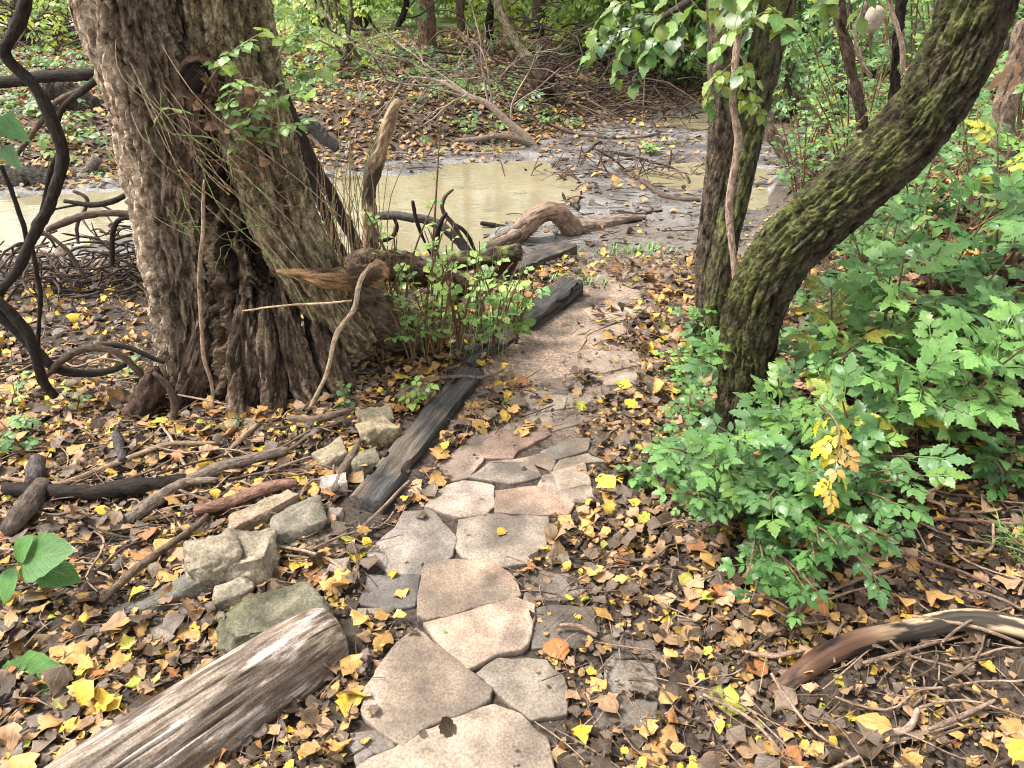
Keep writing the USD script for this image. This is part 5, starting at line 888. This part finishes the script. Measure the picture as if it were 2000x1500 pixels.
for k in range(70):
    g = W(rng.uniform(585, 760), rng.uniform(440, 600), rng.uniform(3.4, 4.3)); L = rng.uniform(.25, .8); d = rng.normal(size=3) * .16 + [.03, 0, 1]
    twig(mb, [np.append(g - [0, 0, .15], .003), np.append(g + d * L * .5, .0026), np.append(g + d * L + rng.normal(size=3) * .04, .0015)], (.26, .17, .11) if k % 4 else (.22, .28, .09), 3, 6)
mb.build("dry_stalks", "twig_bark", kind="stuff", label="thin dry and green stalks standing around the weeds and the broken trunk", cat="dry stalks")
SEED = [(60, 890, .16, 10, .10, SH_GREEN, "seedling with round bluish green leaves on the litter at far left"), (30, 800, .12, 8, .08, WD, "small yellow green seedling at the left edge near the vine foot"), (250, 735, .10, 4, .10, SH_GREEN, "single jagged green leaf cluster at the root arch"), (150, 800, .08, 8, .06, WD, "low seedling left of the tree among fallen leaves"), (680, 800, .10, 14, .06, SH_GREEN, "ferny seedling at the right foot of the big tree"), (795, 805, .14, 14, .07, WD, "feathery bright seedling beside the flat grey green slab"), (470, 835, .07, 6, .05, SH_GREEN, "tiny seedling at the foot of the tree's front root"), (40, 850, .08, 6, .06, SH_GREEN, "small plant at the left edge above the bluish seedling"), (1250, 950, .10, 16, .07, SH_GREEN, "seedling at the path's right edge below the low spreading plant"), (1300, 890, .10, 16, .07, SH_GREEN, "seedling on the right slope of the path, middle one"), (1340, 830, .12, 16, .08, SH_GREEN, "seedling on the right slope nearest the twin stem tree"), (1330, 740, .10, 14, .07, WD, "low greenery at the foot of the twin stem tree"), (1290, 780, .06, 8, .05, SH_GREEN, "tiny seedling on the slope left of the twin stem tree"), (860, 1255, .03, 3, .03, WD, "tiny weed sprouting in the joint between two paving stones") , (560, 1330, .05, 3, .07, WD, "small green leaves poking out beside the grey log"), (1270, 300, .12, 16, .12, WD, "green tuft growing out of the mud flat")]
for k, (u, v, h, n, L, pal, lab) in enumerate(SEED): shrub(on(u, v), h, n, L, 3 if n > 6 else 1, 660 + k, lab, pal, (0, 0), 0, THREE_LEAF, .9, "seedlings in the leaf litter", -.15, name="seedling", cat="seedling", t0=.3)
def shoot_leaves(par, stem, leaves, y, seed):
    rg = np.random.default_rng(seed); P_ = np.array([W(u, v, y) for u, v in stem]); P_[0, 2] = H(P_[0, 0], P_[0, 1]); v, f, l, _ = tube(np.hstack([P_, [[.003], [.0026], [.002], [.0015]]]), 20, 5); MB().add(v, f, (.16, .12, .05), l).build("stem", "twig_bark", par)
    for k, (u0, v0, u1, v1) in enumerate(leaves):
        a, b = W(u0, v0, y), W(u1, v1, y - .03 + .05 * rg.uniform(-1, 1)); tm = blade(11, 5, "ovate", 1, .30, .14, .35, 0, .03, .02, rg, .12, .03)
        v, f, uu = put_leaf(tm, a, b - a, np.array([0, -.55, .85]) + rg.normal(size=3) * .15, np.linalg.norm(b - a)); MB().add(v, f, leaf_col(uu, (.07, .165, .04), rg), uu).build("leaf", "green_leaf", par)
lp = thing("arching_shoot", "shoot with five large smooth oval leaves entering at the left edge", "plant", loc=on(-120, 1200))
shoot_leaves(lp, [(-150, 1190), (-60, 1130), (35, 1102), (78, 1106)], [(35, 1098, 52, 1046), (42, 1100, 122, 1070), (44, 1104, 92, 1158), (76, 1107, 150, 1128), (30, 1106, -4, 1182), (-10, 1112, -30, 1060)], 1.56, 14)
lp = thing("arching_shoot", "lower leafy shoot at the left edge, beside the grey log", "plant", loc=on(-150, 1420))
shoot_leaves(lp, [(-150, 1400), (-70, 1350), (5, 1332), (45, 1334)], [(0, 1328, 40, 1296), (20, 1332, 112, 1318), (42, 1336, 70, 1380), (-2, 1340, 14, 1420), (-20, 1345, -40, 1400), (44, 1334, 95, 1345)], 1.3, 15)
lp = thing("arching_shoot", "few out hanging green leaves at the upper left edge in front of the vine", "plant", loc=W(-80, 230, 2.0))
spray(lp, [W(-90, 150, 2.0), W(-30, 210, 1.95), W(8, 300, 1.92)], .003, 6, .10, [SIMPLE_LEAF[k] for k in (1, 3, 5)], np.random.default_rng(16), [np.array((.07, .16, .05))], 0, -.4, t0=.2)
def grass(u, v, n, L, seed, label, w=.004, wid=.06):
    rng = np.random.default_rng(seed); mb = MB(); g0 = on(u, v)
    for k in range(n):
        g = g0 + np.array([rng.normal() * wid, rng.normal() * wid * .6, 0]); g[2] = float(H(g[0], g[1])) - .005; a = rng.uniform(0, 6.28); l_ = L * rng.uniform(.6, 1.2); d = np.array([math.cos(a), math.sin(a), 0]); s = np.array([-d[1], d[0], 0]) * w
        q = [g + d * l_ * .7 * t ** 1.6 + np.array([0, 0, l_ * (t - .45 * t * t)]) for t in (0, .35, .7, 1)]; V = np.vstack([[p - s * (1 - t) for p, t in zip(q, (0, .3, .6, .98))], [p + s * (1 - t) for p, t in zip(q, (0, .3, .6, .98))]])
        mb.add(V, [[i_, i_ + 1, i_ + 5, i_ + 4] for i_ in range(3)], np.array((.10, .22, .05)) * rng.uniform(.7, 1.4))
    mb.build("grass_tuft", "grass_blade", label=label, cat="grass tuft", group="grass tufts")
grass(1235, 495, 60, .10, 1, "bright grass tuft on the mud left of the twin stems", .006, .12); grass(1180, 495, 34, .08, 2, "smaller grass tuft beside the puddle", .006, .10); grass(1110, 552, 50, .08, 3, "low grass patch behind the rotted timber", .005, .1); grass(1150, 556, 40, .07, 4, "thin grass patch right of the one behind the rotted timber", .005, .1)
grass(1985, 1075, 46, .13, 5, "curved grass tuft at the right edge on bare soil", .0035, .035); grass(1275, 488, 30, .08, 6, "tiny grass tuft right of the bright one on the mud", .006, .06)

# ------------------------------------------------------------------ far bank greenery and the wood behind
rng = np.random.default_rng(91)
def cover(name, n, region, L, pal, tmpls, seed, hgt=.12, label=None, cat=None, clump=.45, freq=1.1):
    rng = np.random.default_rng(seed); mb = MB(); k = 0; tries = 0
    while k < n and tries < 60:
        tries += 1
        x, y = rng.uniform(*region[0], 4000), rng.uniform(*region[1], 4000); yfx = np.interp(x, FB[:, 0], FB[:, 1]); u, v, d = pix(np.stack([x, y, H(x, y)], -1))
        ok = (u > -300) & (u < 2300) & (v > -60) & region[2](x, y, yfx) & (fb(np.stack([x * freq, y * freq, np.full_like(x, seed)], -1), 3, seed) > clump + .1 * rng.uniform(-1, 1, len(x)))
        for a, b in zip(x[ok], y[ok]):
            if k >= n: break
            k += 1; z = float(H(a, b)) + abs(rng.normal()) * hgt + .015; az = rng.uniform(0, 6.28)
            v, f, uu = put_leaf(tmpls[rng.integers(len(tmpls))], np.array([a, b, z]), (math.cos(az), math.sin(az), rng.normal() * .3), np.array([0, -.25, 1]) + rng.normal(size=3) * .25, L * rng.uniform(.6, 1.3)); mb.add(v, f, leaf_col(uu, pal[rng.integers(len(pal))], rng), uu)
    mb.build(name, "green_leaf", kind="stuff", label=label, cat=cat)
BANKG = [np.array(x) for x in ((.09, .19, .06), (.12, .23, .06), (.15, .26, .05), (.08, .16, .06))]
cover("ground_cover", 1500, ((-9, 5), (7.2, 14.5), lambda x, y, yf: (y > yf + .3) & (y < yf + 6)), .17, BANKG, FAR_LEAF, 3, .07, "low green ground cover spread over the far bank", "ground cover", .5)
cover("ground_cover", 650, ((-12, -2.5), (7.2, 14.5), lambda x, y, yf: (y > yf + .2) & (y < yf + 7)), .17, BANKG, FAR_LEAF, 13, .07, "green seedlings over the bank left of the big tree", "ground cover", .45)
cover("ground_cover", 950, ((.5, 3.0), (1.8, 4.4), lambda x, y, yf: (x > np.interp(y, RB[:, 0], RB[:, 1]) - .1) & (x < np.interp(y, RB[:, 0], RB[:, 1]) + .35)), .055, SH_GREEN, THREE_LEAF, 4, .03, "small green seedlings along the right rim of the path", "ground cover", .48, 3)
cover("ground_cover", 1100, ((1.5, 7), (2.8, 9.5), lambda x, y, yf: x > np.interp(y, RB[:, 0], RB[:, 1]) + .35), .17, SH_GREEN + SH_DARK, MID_LEAF, 5, .12, "undergrowth of green leaves on the right bank behind the trunks", "ground cover", .4)
FARG = [np.array(x) for x in ((.11, .21, .045), (.16, .27, .045), (.21, .31, .045), (.09, .17, .04), (.25, .33, .045))]
def far_bush(u, y, z0, z1, wdt, n, L, pal, seed, label, name="bush", cat="bush", group="bushes and saplings on the far bank", depth=None, stems=4):
    rng = np.random.default_rng(seed); b = W(u, 100, y); gx, gy = b[0], b[1]; gz = float(H(gx, gy)); r = thing(name, label, cat, group, (gx, gy, gz)); mb = MB(); sm = MB()
    for k in range(stems):
        a = rng.normal(size=2) * wdt * .25; q = [np.append((gx + rng.normal() * .1, gy, gz - .05), .03), np.append((gx + a[0] * .6, gy + a[1] * .5, lerp(gz, z1, .5)), .022), np.append((gx + a[0] * 1.4, gy + a[1], z1), .008)]
        twig(sm, q, (.07, .052, .04), 5, 10, .15, seed + k)
    cl = rng.normal(size=(int(n / 14) + 1, 3)) * np.array([wdt * .42, (depth or wdt) * .35, 0]); cl[:, 2] = rng.uniform(z0, z1, len(cl))
    for k in range(n):
        c0 = cl[rng.integers(len(cl))]; p = np.array([gx, gy, 0]) + c0 + rng.normal(size=3) * np.array([.22, .22, .13]); az = rng.uniform(0, 6.28)
        if p[2] < H(p[0], p[1]) + .03: continue
        v, f, uu = put_leaf(FAR_LEAF[rng.integers(len(FAR_LEAF))], p, (math.cos(az), math.sin(az), -.3 + rng.normal() * .4), np.array([-.1, -.35, 1]) + rng.normal(size=3) * .4, L * rng.uniform(.6, 1.25)); mb.add(v, f, leaf_col(uu, pal[rng.integers(len(pal))], rng), uu)
    mb.build("foliage", "green_leaf", r, kind="stuff"); sm.build("stem", "twig_bark", r, kind="stuff"); return r
YEL = [np.array(x) for x in ((.28, .36, .05), (.33, .38, .05), (.21, .31, .05))]
BUSH = [(1230, 13.0, .0, 2.2, 1.6, 420, .22, FARG, "dense green bush on the far shore left of the twin stems"), (1330, 13.4, -.1, 2.4, 1.5, 420, .22, FARG[:4], "dense green bush directly left of the twin stems, far shore"), (1160, 13.2, .5, 2.4, 1.2, 260, .2, YEL, "loose yellow green bush behind the leafy bough tip"),
        (1250, 16, .2, 3.2, 3.0, 560, .26, YEL, "tall green thicket behind the dense bush at top centre"), (1060, 17, .5, 3.0, 2.4, 420, .26, YEL, "sunlit yellow green thicket behind the brush pile"), (960, 17.5, .9, 3.4, 2.2, 300, .26, FARG, "green thicket at the top centre left"), (840, 17, 1.3, 3.2, 2.2, 260, .25, FARG, "leaves above the pale far path near the reddish trunk"),
        (720, 15.5, 1.0, 3.0, 2.0, 300, .22, FARG, "leafy sapling right of the big tree's top"), (640, 14.5, .4, 2.6, 1.5, 260, .2, FARG, "leafy sapling touching the big tree's right edge at top"), (680, 11.5, .1, 1.4, 1.2, 160, .16, YEL, "thin yellow green sapling on the bank right of big tree"), (150, 15, .9, 3.0, 2.6, 240, .22, FARG, "leaves over the lawn at the top left"), (60, 12.5, .3, .9, 1.4, 160, .17, YEL, "low yellow green bush at the lawn's near edge, top left"), (-60, 14, .4, 3.0, 2.2, 260, .22, FARG, "bush at the top left corner"),
        (120, 19.5, .6, 2.0, 3.0, 260, .3, YEL, "sunny bush at the back of the lawn"), (1420, 15.5, -.1, 3.0, 2.2, 480, .24, FARG[:4], "bush behind the twin stems"), (1500, 14.5, -.2, 3.0, 2.0, 480, .24, SH_GREEN, "dark green bush right behind the twin stems at the creek's end"), (1600, 13.5, .0, 3.2, 2.2, 520, .24, SH_GREEN, "thick green bush behind the reddish stem"), (1720, 12, .6, 3.4, 2.2, 520, .22, SH_GREEN, "thick green bush behind the hanging nest"), (1850, 10, .8, 3.4, 2.0, 460, .2, SH_GREEN, "green bush behind the top of the curved trunk"), (2000, 8.5, 1.0, 3.2, 1.8, 420, .2, SH_GREEN, "green bush in the top right corner"), (1560, 10.5, -.2, 1.0, 1.2, 260, .17, SH_GREEN + YEL[:1], "drooping bush over the creek's far end right of twin stems"), (1660, 8.8, .2, 2.4, 1.2, 320, .17, SH_GREEN, "green bush between reddish stem and nest"), (1380, 19, .4, 3.6, 4.0, 420, .3, YEL, "bright thicket far behind the twin stems"), (1120, 20, .8, 4.0, 5.0, 420, .32, YEL, "bright far thicket at the top centre"), (800, 21, 1.2, 4.0, 6.0, 460, .32, FARG, "far thicket behind the pale path"), (400, 19, 1.0, 3.6, 5.0, 260, .3, FARG, "far thicket behind the big tree")]
for k, q in enumerate(BUSH):
    q = list(q)
    if q[1] > 11: gz_ = float(H(W(q[0], 100, q[1])[0], q[1])); q[2], q[3] = gz_ + .05 + .25 * max(q[2] - gz_, 0), gz_ + (1.5 if q[0] < 1450 else 2.2); q[5] = int(q[5] * (1.9 if 600 < q[0] < 1450 else 1.5))
    far_bush(*q[:8], 700 + k, q[8])
for k, (x0, x1, y) in enumerate([(-26, 26, 27)]):
    rng = np.random.default_rng(900 + k); mb = MB()
    for m in range(5200):
        p = np.array([rng.uniform(x0, x1), y + rng.normal() * 2.2, 0]); p[2] = float(H(p[0], p[1])) + rng.uniform(0, 7) * rng.uniform(.3, 1); az = rng.uniform(0, 6.28)
        v, f, uu = put_leaf(FAR_SIMPLE[rng.integers(5)], p, (math.cos(az), math.sin(az), rng.normal() * .4), np.array([0, -.6, 1]) + rng.normal(size=3) * .4, rng.uniform(.3, .7)); mb.add(v, f, leaf_col(uu, (FARG + YEL)[rng.integers(8)], rng), uu)
    mb.build("distant_wood", "green_leaf", kind="stuff", label="mass of distant green foliage closing the view behind everything", cat="wood")

# ------------------------------------------------------------------ fallen leaves and twig litter
PALN = ["golden tan", "bright yellow", "pale pinkish tan", "grey brown", "dark wet brown", "yellow green", "rusty orange"]
PALC = np.array([(.39, .225, .072), (.54, .355, .04), (.30, .185, .105), (.115, .086, .066), (.040, .027, .019), (.28, .30, .04), (.28, .115, .038)])
rng = np.random.default_rng(2024)
DT9 = [blade(9, 3, s, 1.0, w, rng.uniform(-.15, .22), rng.normal() * .6, rng.normal() * .16, .09, rng.uniform(.02, .10), rng, .35, rng.choice([.06, .12, .2])) for s, w in [("heart", .46), ("ovate", .36), ("lobed", .40), ("heart", .42), ("ovate", .32), ("elm", .40)] * 5]
DT5 = [blade(5, 3, s, 1.0, w, rng.uniform(-.2, .35), rng.uniform(-1.5, 1.5), rng.uniform(-.3, .4), 0, .06, rng, 0) for s, w in [("heart", .46), ("ovate", .38), ("ovate", .32)] * 5]
DT3 = [blade(3, 3, "ovate", 1.0, w, rng.uniform(-.2, .35), rng.uniform(-1.2, 1.2), 0, 0, 0, rng, 0) for w in (.5, .42, .36, .46)]
LOGA, LOGB = e0[:2], lerp(e0, e1, 1.35)[:2]
def seg_d(x, y, a, b): ab = b - a; t = np.clip(((x - a[0]) * ab[0] + (y - a[1]) * ab[1]) / ab.dot(ab), 0, 1); return np.hypot(x - a[0] - t * ab[0], y - a[1] - t * ab[1])
def density(x, y):
    yfx = np.interp(x, FB[:, 0], FB[:, 1]); dx = x - xc(y); patch = fb(np.stack([x * 2.4, y * 2.4, 0 * x], -1), 4, 61); p2 = fb(np.stack([x * .9, y * .9, 0 * x + 3], -1), 3, 62)
    d = np.full_like(x, 1350.0) * (.35 + 1.3 * patch)
    d = np.where((dx > .45), d * .85 * ss(.22, .45, patch) * (1 + .3 * p2), d)
    mudp = np.exp(-((x - 1.05) / .35) ** 2 - ((y - 1.2) / .28) ** 2); d = d * (1 - .45 * mudp)
    d = d * (1 - .62 * ss(2.6, 3.3, y) * (dx < -.9)); d = d * (1 + .5 * np.exp(-((dx - .75) / .3) ** 2) * (y > 1.3))
    mid = np.exp(-(dx / .33) ** 2) * ss(2.5, 3.0, y); d = d * (1 - .72 * mid); d = d * np.clip(1 - 1.3 * mid * ss(.42, .52, p2) * ss(2.6, 3, y), .06, 1)
    d = np.where(shapely.contains_xy(STONE_IN, x, y), np.where(y > 2.35, 70.0 + 160 * (patch > .5), 18.0), d)
    d = np.where(shapely.contains_xy(SIDE_STONE, x, y), 190.0, d)
    for a_, b_ in SLEEP: d = np.where(seg_d(x, y, a_, b_) < .095, 20.0, d)
    d = d * (1 - .55 * ss(4.2, 5.0, y) * (y < yfx)); d = np.where((y > 5.2) & (y < yfx - .1) & (x < np.interp(y, RB[:, 0], RB[:, 1]) + .2), 80 * (patch > .48) + 26, d)
    d = np.where(shapely.contains_xy(POOL, x, y), 1.0, d); d = np.where((y > yfx - .2) & (y > 6.5), 330 * (.4 + 1.2 * p2), d)
    d = np.where(seg_d(x, y, LOGA, LOGB) < .095, 14, d); return d
litter_items = []
def batch(mb, tm, x, y, zoff, L, tilt, seed, palw):
    r = np.random.default_rng(seed); n = len(x); ci = r.choice(len(PALC), n, p=palw); ti = r.integers(len(tm), size=n); az = r.uniform(0, 2 * np.pi, n)
    z = top(x, y) + zoff; up = np.stack([r.normal(size=n) * tilt, r.normal(size=n) * tilt, np.ones(n)], -1); flip = np.where(r.uniform(size=n) < .45, -1.0, 1.0); up = up * flip[:, None]
    out = np.stack([np.cos(az), np.sin(az), r.normal(size=n) * tilt * .8], -1); out /= np.linalg.norm(out, axis=1, keepdims=True)
    yy = np.cross(up, out); yy /= np.linalg.norm(yy, axis=1, keepdims=True); zz = np.cross(out, yy); res = []
    for k in range(len(tm)):
        m = np.nonzero(ti == k)[0]
        if not len(m): continue
        v, f, u = tm[k]; R = np.stack([out[m], yy[m], zz[m]], 1); V = np.einsum("vi,nij->nvj", v - v.mean(0), R) * L[m][:, None, None]
        low = V[:, :, 2].min(1); V = V + np.stack([x[m], y[m], z[m] - low * .75], -1)[:, None]
        base = PALC[ci[m]] * r.uniform(.65, 1.3, len(m))[:, None]; edge = (np.abs(u[:, 1]) ** 2 * .6 + .4 * u[:, 0] ** 3); bl = r.uniform(0, .9, len(m)) ** 1.6
        other = PALC[r.choice([0, 2, 3, 4], len(m))]; w = np.clip(bl[:, None] * edge[None], 0, 1)[..., None]; C_ = base[:, None] * (1 - w) + (other * .8)[:, None] * w
        U = np.broadcast_to(u, (len(m),) + u.shape) + np.stack([0 * bl, 0 * bl, r.uniform(0, 60, len(m))], -1)[:, None]
        res.append((m, V, f, C_, U))
    if mb is not None:
        for m, V, f, C_, U in res:
            nv = V.shape[1]; F = (f[None] + (np.arange(len(m)) * nv)[:, None, None]).reshape(-1, 3); mb.add(V.reshape(-1, 3), F, C_.reshape(-1, 3), U.reshape(-1, 3))
    return res, ci
def sample(region, step, seed, rho=1.0):
    r = np.random.default_rng(seed); (xa, xb), (ya, yb) = region; n = int((xb - xa) * (yb - ya) * 3200 * rho); x, y = r.uniform(xa, xb, n), r.uniform(ya, yb, n)
    u, v, d = pix(np.stack([x, y, 0 * x], -1)); ok = (d > .4) & (u > -260) & (u < 2260) & (v < 1760) & (v > -30); x, y = x[ok], y[ok]
    k = r.uniform(size=len(x)) < density(x, y) / 3200; return x[k], y[k]
PW_L = np.array([.25, .09, .17, .20, .23, .02, .04]); PW_R = np.array([.17, .045, .21, .24, .28, .02, .035]); PW_F = np.array([.20, .05, .38, .24, .08, .02, .03])
for q in (PW_L, PW_R, PW_F): q /= q.sum()
mb = MB(); cand = []
x, y = sample(((-2.6, 2.6), (.55, 3.1)), 0, 1)
for side, pw in ((-1, PW_L), (1, PW_R)):
    m = (x < xc(y)) if side < 0 else (x >= xc(y)); xs_, ys_ = x[m], y[m]; r = np.random.default_rng(5 + side); zo = r.uniform(.0, .028, len(xs_)) ** 1.0; L = np.clip(r.lognormal(math.log(.037), .42, len(xs_)), .012, .088)
    ons = shapely.contains_xy(ALLSTONE, xs_, ys_); zo = np.where(ons, .002, zo)
    res, ci = batch(None, DT9, xs_, ys_, zo, L, .17, 40 + side, pw)
    for mm, V, f, C_, U in res:
        for k, id_ in enumerate(mm): cand.append((xs_[id_], ys_[id_], zo[id_], L[id_], ci[id_], V[k], f, C_[k], U[k], ons[id_]))
cx = np.array([c_[0] for c_ in cand]); cy = np.array([c_[1] for c_ in cand]); cu, cv, cd = pix(np.stack([cx, cy, 0 * cx], -1)); cl_ = np.array([c_[3] for c_ in cand]); czo = np.array([c_[2] for c_ in cand]); cons = np.array([c_[9] for c_ in cand])
score = np.where((cu > 5) & (cu < 1995) & (cv > 0) & (cv < 1490) & ((czo > .019) | cons), cl_ / cd, 0)
pick = set(np.argsort(-score)[:300].tolist())
def where(x, y, on_stone):
    u, v, d = pix(np.array([x, y, 0.0]))
    if on_stone:
        for k, (p, _) in enumerate(SP):
            if p.contains(Point(x, y)): return ["on the front paving stone", "on the triangular paving stone", "on the small front stone"][k] if k < 3 else ("on a dark right hand stone" if u > 1030 else "on the farther paving stones")
    if seg_d(x, y, LOGA, LOGB) < .2: return "resting against the grey log"
    for (lu, lv, ru, rv, t) in [(0, 1300, 700, 1500, "below the grey log"), (0, 1190, 330, 1500, "above the log's left end"), (330, 1190, 720, 1340, "between log and mossy rock"), (0, 1040, 250, 1190, "under the left edge shoot"), (250, 1000, 700, 1190, "among the tan rocks"), (0, 700, 700, 1040, "among sticks before the tree"),
                                (1480, 1180, 2001, 1330, "beside the burnt branch"), (1700, 1330, 2001, 1500, "on bare soil, lower right"), (1400, 1330, 1700, 1500, "below the burnt branch"), (1060, 1330, 1400, 1500, "right of the front stone"), (1060, 1180, 1480, 1330, "between paving and burnt branch"), (1060, 950, 1400, 1180, "between paving and shrubs"), (1600, 900, 2001, 1180, "under the right hand shrubs"), (1400, 1080, 1600, 1200, "under the drooping shrub tips"), (640, 1200, 900, 1500, "left of the paving")]:
        if lu <= u < ru and lv <= v < rv: return t
    return "along the farther path"
ORD = ["first", "second", "third", "fourth", "fifth", "sixth", "seventh", "eighth", "ninth", "tenth", "eleventh", "twelfth"]
named = {}
for k, (x_, y_, zo, L, ci, V, f, C_, U, ons) in enumerate(cand):
    if k in pick:
        size = "large" if L > .066 else ("small" if L < .055 else "middling"); cup = "curled" if np.ptp(V[:, 2]) > .40 * L else "flat"
        w = where(x_, y_, ons); named.setdefault((f"{size} {cup} {PALN[ci]} fallen leaf {w}", w), []).append((cu[k], k))
    else: mb.add(V, f, C_, U)
for (lab, w), ks in named.items():
    ks.sort(); n = len(ks)
    for m, (_, k) in enumerate(ks):
        V, f, C_, U = cand[k][5:9]
        end = "" if n == 1 else (", left one" if m == 0 else ", right one") if n == 2 else (", leftmost" if m == 0 else ", rightmost" if m == n - 1 else f", {ORD[min(m, 11)]} from left")
        MB().add(V, f, C_, U).build("fallen_leaf", "dead_leaf", label=lab + end, cat="fallen leaf", group=f"fallen leaves {w}")
print("near litter", len(cand))
for sd_ in (21, 22):
    x, y = sample(((-2.6, 2.6), (.55, 3.4)), 0, sd_); r = np.random.default_rng(sd_); batch(mb, DT5, x, y, r.uniform(0, .016, len(x)), r.lognormal(math.log(.017), .35, len(x)), .3, sd_ + 50, np.array([.12, .04, .16, .25, .39, .01, .03]) / 1.0)
x, y = sample(((-5.5, 4.5), (3.1, 6.8)), 0, 2); r = np.random.default_rng(8)
m = x < xc(y) - .3
PW_D = np.array([.16, .10, .14, .25, .31, .02, .02])
for s_, mm, pw in ((1, m, PW_D), (2, ~m, PW_R)): batch(mb, DT5, x[mm], y[mm], r.uniform(0, .02, mm.sum()), np.clip(r.lognormal(math.log(.046), .32, mm.sum()), .018, .1), .3, 50 + s_, pw)
x, y = sample(((-2.6 - 2.4, -2.6), (1.2, 3.1)), 0, 12); batch(mb, DT5, x, y, r.uniform(0, .02, len(x)), np.clip(r.normal(.055, .014, len(x)), .03, .1), .3, 57, PW_L)
x, y = sample(((2.6, 4.5), (1.6, 3.1)), 0, 13); batch(mb, DT5, x, y, r.uniform(0, .02, len(x)), np.clip(r.normal(.06, .014, len(x)), .03, .1), .3, 58, PW_R)
x, y = sample(((-12, 9), (6.8, 15.5)), 0, 3); batch(mb, DT3, x, y, r.uniform(0, .02, len(x)), np.clip(r.normal(.07, .015, len(x)), .03, .1), .3, 60, PW_F)
mb.build("leaf_litter", "dead_leaf", kind="stuff", label="brown and yellow fallen leaves carpeting the woodland floor and far bank", cat="leaf litter")
# crumbs and twigs between the leaves
mb = MB(); rng = np.random.default_rng(31)
n = 9000; rx, ry = rng.uniform(-3.2, 3.0, n), .6 + 4.6 * rng.uniform(size=n) ** 1.2
d_ = density(rx, ry); u, v, dd = pix(np.stack([rx, ry, 0 * rx], -1)); ok = (u > -200) & (u < 2200) & (v < 1700) & (d_ > 100 * rng.uniform(.3, 2, n)) ; rx, ry = rx[ok], ry[ok]; rz = top(rx, ry)
for k in range(len(rx)):
    L = rng.uniform(.02, .16) * (1 if rng.uniform() < .8 else 1.8); a = rng.uniform(0, 6.28); d = np.array([math.cos(a), math.sin(a), rng.normal() * .12]); p = np.array([rx[k], ry[k], rz[k] + rng.uniform(.004, .03)]); r_ = rng.uniform(.0007, .0028)
    twig(mb, [np.append(p - d * L / 2, r_), np.append(p + rng.normal(size=3) * L * .06, r_), np.append(p + d * L / 2, r_ * .6)], np.array((.13, .09, .065)) * rng.uniform(.4, 2.2), 3, 4)
for k in range(190):
    u_, v_ = (rng.uniform(-50, 700), rng.uniform(690, 1120)) if k % 3 else (rng.uniform(1300, 2050), rng.uniform(900, 1500))
    g = on(u_, v_, .02); a = rng.normal() * .5 + (.35 if k % 2 else -.1); L = rng.uniform(.12, .5); d = np.array([math.cos(a), math.sin(a), rng.normal() * .05]); r_ = rng.uniform(.0016, .005)
    q = [np.append(g + d * L * t + np.append(rng.normal(size=2) * .02, abs(rng.normal()) * .012), r_ * (1 - .4 * t)) for t in (-.5, -.2, .1, .35, .5)]; twig(mb, q, np.array((.15, .105, .075)) * rng.uniform(.3, 2.0), 5, 10)
mb.build("twig_litter", "twig_bark", kind="stuff", label="fine dead twigs scattered between the fallen leaves", cat="twig litter")
mb = MB()
for k in range(3600):
    x_ = rng.uniform(-4, 4); y_ = rng.uniform(5.2, 12.5); u, v, dd = pix(np.array([x_, y_, -.3]))
    if not (0 < u + 200 < 2400) or shapely.contains_xy(POOL, x_, y_) and rng.uniform() < .93: continue
    L = rng.uniform(.04, .45) * rng.uniform(.15, 1); a = rng.normal() * .6; d = np.array([math.cos(a), math.sin(a), rng.normal() * .06]); p = np.array([x_, y_, float(H(x_, y_)) + .006]); r_ = rng.uniform(.002, .008)
    twig(mb, [np.append(p - d * L / 2, r_), np.append(p + rng.normal(size=3) * L * .08, r_), np.append(p + d * L / 2, r_ * .5)], np.array((.075, .058, .05)) * rng.uniform(.4, 2.0), 3, 5)
mb.build("mud_debris", "twig_bark", kind="stuff", label="dead twigs and scraps strewn over the grey mud flat", cat="debris")
